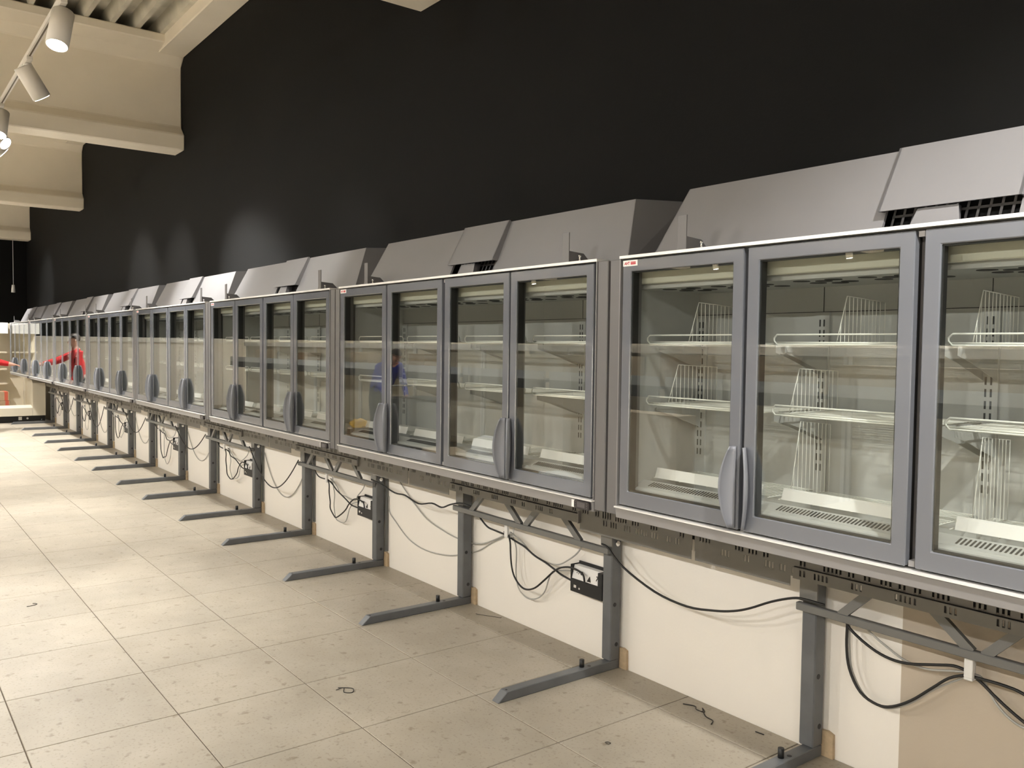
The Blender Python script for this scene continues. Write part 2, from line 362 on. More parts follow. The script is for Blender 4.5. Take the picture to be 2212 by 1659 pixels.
FO = Vector((X_FIRST, 2.76, 0.97))       # freezer origin: centre, base
def at(x, y, z): return (X_FIRST+x, y, z)
class LB(MB):                             # builder in freezer coordinates (x from its centre)
    def build(s, name, m, parent=None, org=None, bevel=0.0):
        s.v = [(x+X_FIRST, y, z) for x, y, z in s.v]
        return MB.build(s, name, m, parent, org, bevel)
DOORS = [(-1.191, -0.600), (-0.583, 0.004), (0.032, 0.592), (0.604, 1.178)]
DZ0, DZ1 = 1.024, 2.006
def make_freezer():
    R = empty('glass_door_freezer', FO)
    # insulated carcass
    b = LB()
    b.box(-1.262, 1.264, 2.50, 3.06, 1.975, 2.012); b.box(-1.262, 1.264, 2.62, 3.06, 0.985, 1.02)
    b.box(-1.262, 1.264, 2.93, 3.06, 1.02, 1.975)
    b.box(-1.262, -1.215, 2.47, 2.93, 1.02, 1.975); b.box(1.215, 1.264, 2.47, 2.93, 1.02, 1.975)
    b.build('body', M['panel'], R)
    b = LB(); b.box(-1.262, -1.204, 2.431, 2.47, 0.977, 2.012); b.build('end_panel', M['panel'], R, bevel=0.003)
    b = LB(); b.box(1.204, 1.264, 2.431, 2.47, 0.977, 2.012); b.build('end_panel', M['panel'], R, bevel=0.003)
    b = LB(); b.box(-1.203, 1.203, 2.424, 2.50, 2.0125, 2.0235); b.build('top_lip', M['lip'], R)
    b = LB(); b.box(-1.203, 1.203, 2.416, 2.468, 1.0105, 1.0160); b.build('bottom_lip', M['lip'], R)
    for x0, x1 in ((-1.2025, -1.1985), (1.1985, 1.2025)):
        b = LB(); b.box(x0, x1, 2.4265, 2.468, 1.018, 2.012); b.build('side_lip', M['sill'], R)
    b = LB(); b.prism([(2.424, 1.009), (2.428, 0.968), (2.60, 0.968), (2.62, 1.009)], 'x', -1.203, 1.203); b.build('sill', M['sill'], R, bevel=0.002)
    # liner
    b = LB()
    b.box(-1.214, 1.214, 2.895, 2.929, 1.02, 1.974); b.box(-1.2145, -1.19, 2.535, 2.895, 1.02, 1.974); b.box(1.19, 1.2145, 2.535, 2.895, 1.02, 1.974)
    b.box(-1.19, 1.19, 2.527, 2.895, 1.895, 1.974); b.box(-1.19, 1.19, 2.60, 2.895, 1.022, 1.045)
    b.prism([(2.485, 1.022), (2.485, 1.086), (2.50, 1.094), (2.515, 1.094), (2.575, 1.112), (2.60, 1.085), (2.60, 1.022)], 'x', -1.19, 1.19)
    b.build('liner', M['liner'], R)
    b = LB()   # air slots in the bottom front grille
    for d0, d1 in DOORS:
        x = d0+0.07
        while x < d1-0.06:
            y0, y1 = 2.526, 2.562; z0 = 1.0973+(y0-2.515)*0.3; z1 = 1.0973+(y1-2.515)*0.3
            b.hexa([(x, y0, z0-0.002), (x+0.006, y0, z0-0.002), (x+0.006, y1, z1-0.002), (x, y1, z1-0.002),
                    (x, y0, z0+0.0012-0.0025), (x+0.006, y0, z0+0.0012-0.0025), (x+0.006, y1, z1+0.0012-0.0025), (x, y1, z1+0.0012-0.0025)])
            x += 0.0135
    tag(b.build('air_slots', M['seam'], R), kind='stuff')
    b = LB(); b.box(-1.17, 1.17, 2.505, 2.525, 1.914, 1.965); b.build('light_valance', M['valance'], R, bevel=0.003)
    b = LB(); b.box(-1.18, 1.18, 2.50, 2.535, 1.965, 1.975); b.build('valance_rail', M['seam'], R)
    # mullions the doors close against
    for x, w in ((-1.185, 0.03), (-0.5915, 0.028), (0.018, 0.034), (0.598, 0.028), (1.183, 0.03)):
        b = LB(); b.box(x-w, x+w, 2.482, 2.505, 1.03, 2.0); b.build('mullion', M['panel'], R)
    # rubber-edged fan panel with round air holes in the ceiling
    b = LB()
    for d0, d1 in DOORS:
        n = 8
        for k in range(n):
            x = d0+0.10+(d1-d0-0.16)*k/(n-1)
            if k == 3: continue
            for y in (2.600+0.04*(k % 2), 2.700+0.04*(k % 2)):
                b.cyl((x, y, 1.8935), (x, y, 1.8952), 0.029, 16)
    tag(b.build('air_holes', M['seam'], R), kind='stuff')
    # shelf uprights with key slots, and back panel seams
    for x in (-1.165, -0.583, 0.022, 0.60, 1.165):
        b = LB(); b.box(x-0.03, x+0.03, 2.885, 2.8945, 1.10, 1.80); u = b.build('shelf_upright', M['liner'], R)
        b = LB(); z = 1.20
        while z < 1.77:
            for dx in (-0.011, 0.006): b.box(x+dx, x+dx+0.006, 2.8843, 2.886, z, z+0.026)
            z += 0.039
        tag(b.build('key_slots', M['seam'], u), kind='stuff')
    b = LB(); b.box(-1.19, 1.19, 2.8935, 2.8952, 1.800, 1.8025)
    for x in (-0.583, 0.022, 0.60): b.box(x-0.0012, x+0.0012, 2.8935, 2.8952, 1.8025, 1.895)
    b.build('panel_seams', M['seam'], R)
    # wire shelves, their brackets, floor rack and price strip
    def shelf(xa, xb, z):
        b = LB(); yf, yb = 2.55, 2.875; zl = z-0.034
        c = 0.012
        loop = [(xa+c, z), (xb-c, z), (xb, z-c), (xb, zl+c), (xb-c, zl), (xa+c, zl), (xa, zl+c), (xa, z-c)]
        b.tube([(x, yf, zz) for x, zz in loop], 0.0032, 6, True)
        b.tube([(xa, yf+0.006, zl+0.006), (xb, yf+0.006, zl+0.006)], 0.0040, 6)
        k = yf+0.02
        while k < yb:
            b.tube([(xa+0.004, k, zl+0.004), (xb-0.004, k, zl+0.004)], 0.0011, 4); k += 0.0215
        for x in (xa+0.03, (xa+xb)/2, xb-0.03): b.tube([(x, yf, zl), (x, yb, zl)], 0.0026, 5)
        o = b.build('wire_shelf', M['wire'], R)
        for x in (xa-0.004, xb+0.004):
            m = LB(); m.prism([(2.885, zl), (2.62, zl), (2.62, zl-0.03), (2.70, zl-0.05), (2.885, zl-0.11)], 'x', x-0.001, x+0.001)
            m.build('shelf_bracket', M['liner'], o)
    for xa, xb in ((-1.160, -0.600), (-0.553, 0.0), (0.052, 0.575), (0.628, 1.15)):
        for z in (1.709, 1.462): shelf(xa, xb, z)
        b = LB(); k = 2.615
        while k < 2.88: b.tube([(xa, k, 1.125), (xb, k, 1.125)], 0.0015, 4); k += 0.02
        for x in (xa, xa+0.14, xa+0.28, xa+0.42, xb): b.tube([(x, 2.60, 1.122), (x, 2.88, 1.122)], 0.0024, 5)
        b.build('floor_rack', M['wire'], R)
        b = LB(); b.hexa([(xa+0.02, 2.586, 1.126), (xb-0.02, 2.586, 1.126), (xb-0.02, 2.589, 1.126), (xa+0.02, 2.589, 1.126),
                          (xa+0.02, 2.600, 1.166), (xb-0.02, 2.600, 1.166), (xb-0.02, 2.603, 1.166), (xa+0.02, 2.603, 1.166)])
        b.build('price_strip', M['white'], R)
    # doors
    for n, (d0, d1) in enumerate(DOORS):
        b = LB(); ring(b, d0, d1, DZ0, DZ1, (0.048, 0.046, 0.058, 0.046), 2.432, 2.462)
        D = b.build('door', M['door'], R, bevel=0.003)
        b = LB(); ring(b, d0+0.004, d1-0.004, DZ0+0.006, DZ1-0.006, (0.040, 0.040, 0.05, 0.036), 2.4625, 2.481)
        b.build('door_seal', M['black'], D)
        g = (d0+0.048, d1-0.046, DZ0+0.058, DZ1-0.046)
        b = LB(); b.box(g[0]+0.0006, g[1]-0.0006, 2.4350, 2.4395, g[2]+0.0006, g[3]-0.0006); b.build('glass_pane', M['glass'], D)
        b = LB(); ring(b, g[0]-0.001, g[1]+0.001, g[2]-0.001, g[3]+0.001, (0.006,)*4, 2.4405, 2.4615); b.build('glass_spacer', M['black'], D)
        # bowed pull: straight against the door gap, curved edge standing forward
        sgn = 1 if n % 2 == 0 else -1            # 1: handle at the right edge
        xg = d1-0.004 if sgn == 1 else d0+0.004
        b = LB(); z0, z1, NZ, NC = 1.030, 1.318, 18, 5; th = 0.006; vs = []; fs = []
        for a in range(NZ+1):
            t = a/NZ; bow = math.sin(math.pi*(0.07+0.86*t))**0.75
            for layer in (0, 1):
                for c in range(NC+1):
                    q = c/NC; ang = q*math.pi*0.5
                    ex = 0.006+0.040*bow*math.sin(ang)
                    ey = 0.002+(0.012+0.034*bow)*(1-math.cos(ang))**0.8
                    if layer: ex += -th*math.sin(ang)*0.6; ey += th
                    vs.append((xg-sgn*ex, 2.432-ey if layer else 2.4315-ey+0.001, z0+(z1-z0)*t))
        st = 2*(NC+1)
        for a in range(NZ):
            for c in range(NC):
                p = a*st+c; fs.append((p, p+1, p+1+st, p+st)); p2 = p+NC+1; fs.append((p2+1, p2, p2+st, p2+1+st))
            p = a*st; fs.append((p+NC+1, p, p+st, p+NC+1+st)); p = a*st+NC; fs.append((p, p+NC+1, p+NC+1+st, p+st))
        for a, rev in ((0, False), (NZ, True)):
            for c in range(NC):
                p = a*st+c; q = (p, p+NC+1, p+NC+2, p+1); fs.append(q[::-1] if rev else q)
        if sgn == -1: fs = [f[::-1] for f in fs]
        b.add(vs, fs, True); b.build('handle', M['handle'], D)
        if n == 0:   # maker's badge
            b = LB(); b.box(d0+0.003, d0+0.082, 2.4305, 2.4318, DZ1-0.025, DZ1-0.002); B = b.build('badge', M['paper'], D)
            me = text_mesh('AHT', 0.0165, M['red']); o = bpy.data.objects.new('badge_lettering', me); COL.objects.link(o); o.parent = D
            o.location = Vector(at(d0+0.011, 2.4303, DZ1-0.0195))-WORLD(D); o.rotation_euler = (math.pi/2, 0, 0); o.scale = (0.88, 1, 1)
            b = LB(); b.box(d0+0.045, d0+0.073, 2.4300, 2.4306, DZ1-0.0195, DZ1-0.0145); b.box(d0+0.045, d0+0.073, 2.4300, 2.4306, DZ1-0.0138, DZ1-0.0105)
            b.box(d0+0.045, d0+0.073, 2.4300, 2.4306, DZ1-0.0098, DZ1-0.0078); b.build('badge_bars', M['red'], D)
    # hinge blocks in the middle gap
    for z0, z1 in ((1.988, 2.004), (1.024, 1.042)):
        b = LB(); b.box(0.009, 0.027, 2.442, 2.475, z0, z1); b.build('hinge_block', M['sill'], R)
    # thermostat on the sill
    b = LB(); b.prism([(1.102, 0.972), (1.188, 0.972), (1.192, 0.978), (1.192, 1.002), (1.188, 1.0065), (1.102, 1.0065), (1.098, 1.002), (1.098, 0.978)], 'y', 2.412, 2.428)
    T = b.build('thermostat', M['screen'], R)
    b = LB(); b.box(1.118, 1.168, 2.4112, 2.4122, 0.979, 1.001); b.build('thermostat_window', M['screenin'], T)
    b = LB()
    for z in (0.980, 0.990, 1.000):
        for x in (1.108, 1.179): b.box(x-0.003, x+0.003, 2.4112, 2.4122, z-0.0022, z+0.0022)
    b.build('thermostat_button', M['screenin'], T)
    b = LB(); b.box(1.073, 1.092, 2.4205, 2.4222, 0.972, 1.004); b.build('data_label', M['paper'], R)
    # condenser hood on top
    yb0, zb0, hb0 = 2.60, 2.0125, 1.205; yt0, zt0, ht0 = 2.735, 2.315, 1.115
    def fp(q, off=0.0): return (yb0+(yt0-yb0)*q-off, zb0+(zt0-zb0)*q)
    cw = 0.205
    b = LB()
    for s in (-1, 1):
        p = [(s*hb0, yb0, zb0), (s*cw, yb0, zb0), (s*cw, yt0, zt0), (s*ht0, yt0, zt0)]
        q = [(x, y+0.012, z) for x, y, z in p]
        vs = p+q; fs = [(0, 1, 2, 3), (7, 6, 5, 4), (0, 4, 5, 1), (1, 5, 6, 2), (2, 6, 7, 3), (3, 7, 4, 0)]
        b.add(vs, fs if s == -1 else [f[::-1] for f in fs])
        side = [(s*hb0, yb0, zb0), (s*hb0, 3.05, zb0), (s*(ht0+0.02), 3.05, 2.335), (s*ht0, yt0, zt0)]
        sq = [(x-s*0.004, y, z) for x, y, z in side]
        fs2 = [(0, 1, 2, 3), (7, 6, 5, 4), (0, 4, 5, 1), (1, 5, 6, 2), (2, 6, 7, 3), (3, 7, 4, 0)]
        b.add(side+sq, fs2 if s == 1 else [f[::-1] for f in fs2])
    b.hexa([(-ht0, yt0, zt0-0.006), (ht0, yt0, zt0-0.006), (ht0+0.02, 3.05, 2.329), (-ht0-0.02, 3.05, 2.329),
            (-ht0, yt0, zt0), (ht0, yt0, zt0), (ht0+0.02, 3.05, 2.335), (-ht0-0.02, 3.05, 2.335)])
    H = b.build('condenser_hood', M['hood'], R)
    q0 = 0.30; off = 0.034
    (ya, za), (yc, zc) = fp(q0, off), fp(1.02, off*0.55)
    b = LB(); w0, w1 = 0.215, 0.208
    b.hexa([(-w0, ya, za), (w0, ya, za), (w0, ya+0.010, za), (-w0, ya+0.010, za), (-w1, yc, zc), (w1, yc, zc), (w1, yc+0.010, zc), (-w1, yc+0.010, zc)])
    for s in (-1, 1):
        (y2, z2), (y3, z3) = fp(q0), fp(1.0)
        p = [(s*w0, ya, za), (s*w0, y2, z2), (s*w1, y3, z3), (s*w1, yc, zc)]; q = [(x-s*0.008, y, z) for x, y, z in p]
        b.add(p+q, [(0, 1, 2, 3), (7, 6, 5, 4), (0, 4, 5, 1), (1, 5, 6, 2), (2, 6, 7, 3), (3, 7, 4, 0)])
    b.build('vent_cover', M['hood'], H)
    b = LB()   # square-mesh grille behind the opening
    def gp(x, q): y, z = fp(q, -0.045); return (x, y, z)
    for x in [-0.20+0.0333*k for k in range(13)]:
        b.add([gp(x-0.004, 0), gp(x+0.004, 0), gp(x+0.004, 0.42), gp(x-0.004, 0.42)], [(0, 1, 2, 3)])
    for q in (0.01, 0.13, 0.25, 0.37):
        b.add([gp(-0.205, q), gp(0.205, q), gp(0.205, q+0.028), gp(-0.205, q+0.028)], [(0, 1, 2, 3)])
    b.build('vent_grille', M['hood'], H)
    b = LB(); p0, p1 = fp(0, -0.075), fp(0.45, -0.075)
    b.add([(-0.21, *p0), (0.21, *p0), (0.21, *p1), (-0.21, *p1)], [(0, 1, 2, 3)]); b.build('vent_dark_sheet', M['black'], H)  # black sheet stands for the dark inside of the closed hood
    b = LB(); (y2, z2), (y3, z3) = fp(0.0, 0.012), fp(q0-0.01, 0.020)   # wedge deflector
    b.hexa([(-0.115, y2, z2), (0.055, y2, z2), (0.03, y2+0.055, z2), (-0.09, y2+0.055, z2), (-0.09, y3, z3), (0.035, y3, z3), (0.02, y3+0.05, z3), (-0.075, y3+0.05, z3)])
    b.build('vent_deflector', M['hood'], H)
    # upright brackets behind the top lip
    for x in (-0.915, 0.955):
        b = LB(); b.prism([(x-0.03, 2.0236), (x+0.021, 2.0236), (x+0.021, 2.158), (x-0.021, 2.158), (x-0.021, 2.05)], 'y', 2.468, 2.472)
        K = b.build('bracket', M['panel'], R)
        b = LB(); b.prism([(2.472, 2.0236), (2.585, 2.0236), (2.585, 2.045), (2.555, 2.072), (2.472, 2.078)], 'x', x+0.017, x+0.021); b.build('bracket_flange', M['panel'], K)
        b = LB(); b.cyl((x+0.10, 2.462, 2.0236), (x+0.10, 2.462, 2.048), 0.004, 8); b.cyl((x+0.10, 2.462, 2.044), (x+0.10, 2.462, 2.052), 0.0065, 8)
        b.build('bolt', M['chrome'], R)
    # slotted mounting plate that hangs below at the back
    rnd = random.Random(11)
    rows = [(0.840, 0.868), (0.790, 0.833), (0.752, 0.780)]
    b = LB(); y0, y1 = 2.985, 2.9875; zc = 0.70
    zs = [0.742]
    def strip(za, zb, xa, xb): b.box(xa, xb, y0, y1, za, zb)
    z = 0.742
    for za, zb in sorted(rows):
        if za > z: strip(z, za, -1.262, 1.262)
        x = -1.262; g = -1.24+rnd.uniform(0, 0.03)
        while g < 1.2:
            n = rnd.choice((2, 2, 3, 3, 4, 5))
            if rnd.random() < (0.97 if za > 0.78 else 0.7):
                for k in range(n):
                    hx = g+k*0.0175
                    if hx+0.009 > 1.255: break
                    strip(za, zb, x, hx); x = hx+0.0085
            g += n*0.0175+rnd.choice((0.018, 0.022, 0.03, 0.045, 0.07))
        strip(za, zb, x, 1.262); z = zb
    strip(z, 0.985, -1.262, 1.262)
    strip(0.70, 0.742, -1.258, -0.76); strip(0.70, 0.742, 0.50, 1.258)
    P = b.build('slotted_plate', M['plate'], R)
    b = LB(); b.box(-1.262, 1.262, 2.9876, 3.05, 0.978, 0.984); b.box(-1.262, 1.262, 3.010, 3.013, 0.786, 0.978); b.build('flange_dark_backing', M['seam'], P)  # top flange, plus a dark sheet added to blacken the upper slots
    return R
LAND = 'the beige wall patch'
proto = make_freezer()
freezers = [proto]+[copy_tree(proto) for _ in range(8)]
for k, fz in enumerate(freezers):
    fz.location = (X_FIRST-PITCH*k if k < 8 else X_FIRST+PITCH, FO.y, FO.z)
    tag(fz, None, 'freezer', 'grey wall freezers in a row')
    if k == 0: l = 'grey four-door wall freezer above the beige wall patch, wire dividers inside'
    elif k == 8: l = 'grey four-door wall freezer beyond the one with wire dividers'
    elif k == 7: l = 'grey four-door wall freezer at the end of the row, over the cream cooler'
    else: l = 'grey four-door wall freezer, %s along the row from %s' % (ORD[k], LAND)
    fz['label'] = l
# wire dividers standing on the shelves of the first freezer
def divider(x, z, h, y0=2.565, y1=2.86, what=''):
    b = MB(); r = 0.0017; lean = 0.055
    fr = [(x, y0, z), (x, y0+lean, z+h), (x, y1, z+h*0.93), (x, y1, z)]
    b.tube([fr[0], fr[1], fr[2], fr[3]], r, 5); b.tube([fr[0], fr[3]], r, 5)
    y = y0+0.022
    while y < y1-0.01:
        t = min(1.0, (y-y0)/lean); zt = z+h*t if t < 1 else z+h*(1-0.07*(y-y0-lean)/(y1-y0-lean))
        b.tube([(x, y, z), (x, y, zt)], r*0.8, 4); y += 0.024
    tag(b.build('wire_divider', M['wire'], org=Vector((x, (y0+y1)/2, z))), what, 'divider', 'wire dividers in the first freezer')
for x in (-2.235, -1.60, -1.165): divider(x, 1.683, 0.155, what='white wire divider standing on the upper freezer shelf')
for x in (-2.335, -1.775, -0.99): divider(x, 1.436, 0.155, what='white wire divider standing on the lower freezer shelf')
for x in (-1.80, -1.175): divider(x, 1.131, 0.27, 2.618, what='tall white wire divider standing on the freezer floor rack')

# ================================================================== STANDS
STANDS = [(-1.945, -0.61), (-4.475, -3.12), (-6.922, -5.63), (-9.43, -8.11), (-11.92, -10.58), (-14.36, -13.05), (-16.78, -15.535), (-19.39, -18.02), (0.60, 1.93)]
TXT = {}
def make_stand(n, xl, xr):
    R = empty('support_stand', (( xl+xr)/2-0.035, 3.0, 0.0))
    if n == 0: l = 'grey steel stand with foot bars in front of %s' % LAND
    elif n == 8: l = 'grey steel stand under the freezer beyond the wire dividers'
    elif n == 7: l = 'grey steel stand beside the black plinth of the cream cooler'
    else: l = 'grey steel stand with foot bars, %s along the row from %s' % (ORD[n], LAND)
    tag(R, l, 'stand', 'grey stands under the freezers')
    for x in (xl, xr):
        b = MB(); b.box(x-0.066, x, 3.030, 3.098, 0.046, 0.765); b.build('post', M['stand'], R, bevel=0.005)
        b = MB(); b.hexa([(x-0.054, 2.318, 0.0), (x-0.002, 2.318, 0.0), (x-0.002, 3.098, 0.0), (x-0.054, 3.098, 0.0),
                          (x-0.054, 2.372, 0.0455), (x-0.002, 2.372, 0.0455), (x-0.002, 3.098, 0.0455), (x-0.054, 3.098, 0.0455)])
        F = b.build('foot_bar', M['stand'], R, bevel=0.003)
        b = MB(); b.cyl((x-0.034, 2.866, 0.0455), (x-0.034, 2.866, 0.084), 0.0125, 12); b.build('black_knob', M['black'], F)
        b = MB(); b.cyl((x-0.026, 2.384, 0.0450), (x-0.026, 2.384, 0.0460), 0.006, 10); b.cyl((x-0.022, 2.905, 0.0450), (x-0.022, 2.905, 0.0460), 0.010, 10); b.build('foot_hole', M['black'], F)
        b = MB()
        for z, y in ((0.338, 3.056), (0.129, 3.072)): b.cyl((x-0.002, y, z), (x+0.0012, y, z), 0.011, 12)
        b.build('hole_cap', M['black'], R)
        # grey strip on the wall beside the post, and the head plate in front of it
        if n >= 2:
            b = MB(); b.box(x+0.004, x+0.034, 3.104, 3.1165, 0.115, 0.80); b.build('side_strip', M['truss'], R)
        b = MB(); b.box(x-0.074, x+0.006, 3.022, 3.030, 0.640, 0.975); b.build('head_plate', M['plate'], R)
    b = MB(); b.cyl((xr-0.002, 3.066, 0.655), (xr+0.008, 3.066, 0.655), 0.014, 14); b.build('bolt_head', M['chrome'], R)
    # lattice girder
    a, c = xl-0.074, xr+0.004; L = c-a
    b = MB(); b.box(a, c, 2.996, 3.022, 0.606, 0.638); b.build('lower_chord', M['truss'], R, bevel=0.003)
    b = MB(); g = a+0.03; q = a; rc = random.Random(n+90); y0, y1 = 2.972, 2.976; e = xr-0.20      # perforated upper chord
    b.box(a, e, y0, y1, 0.738, 0.752); b.box(a, e, y0, y1, 0.776, 0.784)
    while g < e-0.08:
        k = rc.choice((2, 2, 3, 4, 5))
        for i in range(k):
            if g+i*0.0175+0.009 < e-0.01: b.box(q, g+i*0.0175, y0, y1, 0.752, 0.776); q = g+i*0.0175+0.0085
        g += k*0.0175+rc.choice((0.03, 0.05, 0.09, 0.12))
    b.box(q, e, y0, y1, 0.752, 0.776); b.box(a, e, y1, 2.9845, 0.738, 0.741)
    U = b.build('upper_chord', M['plate'], R)
    b = MB(); b.box(a, e, 2.9762, 2.9845, 0.784, 0.7855); b.build('chord_seam', M['seam'], U)
    b = MB(); b.box(e, e+0.004, 2.970, 2.984, 0.735, 0.80); b.build('chord_end', M['sill'], U)
    for (f0, z0), (f1, z1) in (((0.138, 0.63), (0.232, 0.76)), ((0.375, 0.76), (0.486, 0.63)), ((0.517, 0.63), (0.605, 0.76)), ((0.735, 0.76), (0.846, 0.63))):
        b = MB(); b.bar((a+L*f0, z0), (a+L*f1, z1), 0.034, (2.999, 3.019)); b.build('lattice_diagonal', M['truss'], R)
    # socket box by the right post
    J_ = empty('socket_box', (xr-0.205, 3.075, 0.405))
    tag(J_, ('black and white socket box hanging on the %s stand from %s' % (ORD[n], LAND)) if 0 < n < 8 else 'black and white socket box on the stand at %s' % LAND if n == 0 else 'black and white socket box on the stand beyond the wire dividers', 'socket box', 'socket boxes on the stands')
    x0, x1 = xr-0.335, xr-0.085
    b = MB(); b.box(x0, x1, 3.045, 3.112, 0.335, 0.405); b.box(x0, x0+0.005, 3.045, 3.112, 0.405, 0.482); b.box(x1-0.035, x1, 3.045, 3.112, 0.405, 0.478)
    b.box(x0, x1-0.035, 3.106, 3.1155, 0.405, 0.492); b.build('housing', M['black'], J_, bevel=0.002)
    b = MB(); b.hexa([(x0+0.006, 3.052, 0.406), (x1-0.036, 3.052, 0.406), (x1-0.036, 3.104, 0.406), (x0+0.006, 3.104, 0.406),
                      (x0+0.006, 3.070, 0.476), (x1-0.036, 3.070, 0.476), (x1-0.036, 3.104, 0.476), (x0+0.006, 3.104, 0.476)]); b.build('socket_plate', M['paper'], J_)
    tilt = math.atan2(0.018, 0.07)
    for txt, fx, fz, sz, rz in (('- / O', 0.035, 0.434, 0.026, 0.0), ('7', 0.188, 0.428, 0.034, 0.0)):
        if txt not in TXT: TXT[txt] = text_mesh(txt, sz, M['seam'])
        o = bpy.data.objects.new('socket_marking', TXT[txt]); COL.objects.link(o); o.parent = J_
        o.location = Vector((x0+fx, 3.052+(fz-0.406)*0.018/0.07-0.0012, fz))-WORLD(J_); o.rotation_euler = (math.pi/2-tilt, 0, rz)
    b = MB(); b.add([(x0+0.125, 3.0515, 0.412), (x0+0.155, 3.0515, 0.412), (x0+0.14, 3.0585, 0.440), (x0+0.125, 3.0545, 0.412), (x0+0.155, 3.0545, 0.412), (x0+0.14, 3.0615, 0.440)],
                    [(0, 1, 2), (5, 4, 3), (0, 3, 4, 1), (1, 4, 5, 2), (2, 5, 3, 0)]); b.build('warning_triangle', M['debris'], J_)
    b = MB(); b.box(x0+0.03, x0+0.05, 3.0435, 3.0455, 0.36, 0.375); b.cyl((x0+0.075, 3.0455, 0.362), (x0+0.075, 3.0430, 0.362), 0.006, 8); b.build('screw', M['chrome'], J_)
    # cable clip on the lower chord
    xc = a+L*(0.473 if n == 0 else 0.371)
    b = MB(); b.box(xc-0.014, xc+0.016, 3.023, 3.040, 0.53, 0.606); b.box(xc-0.014, xc+0.016, 3.023, 3.095, 0.522, 0.530); b.box(xc-0.014, xc-0.004, 3.085, 3.095, 0.53, 0.59)
    tag(b.build('cable_clip', M['white'], org=Vector((xc, 3.04, 0.522)), bevel=0.002), 'white cable clip on the %s' % ('stand at '+LAND if n == 0 else 'stand beyond the wire dividers' if n == 8 else ORD[n]+' stand from '+LAND), 'clip', 'cable clips')
for n, (xl, xr) in enumerate(STANDS): make_stand(n, xl, xr)
for n, (xl, xr) in enumerate(STANDS):
    for x in (xl, xr):
        b = MB(); b.prism([(x-0.012, 0.0), (x+0.046, 0.0), (x+0.044, 0.098), (x+0.02, 0.107), (x-0.012, 0.104)], 'y', 3.1005, 3.1165)
        tag(b.build('wooden_shim', M['wood'], org=Vector((x+0.016, 3.109, 0.0))), 'wooden shim behind a post of the %s' % ('stand at '+LAND if n == 0 else 'stand beyond the wire dividers' if n == 8 else ORD[n]+' stand from '+LAND), 'shim', 'wooden shims')

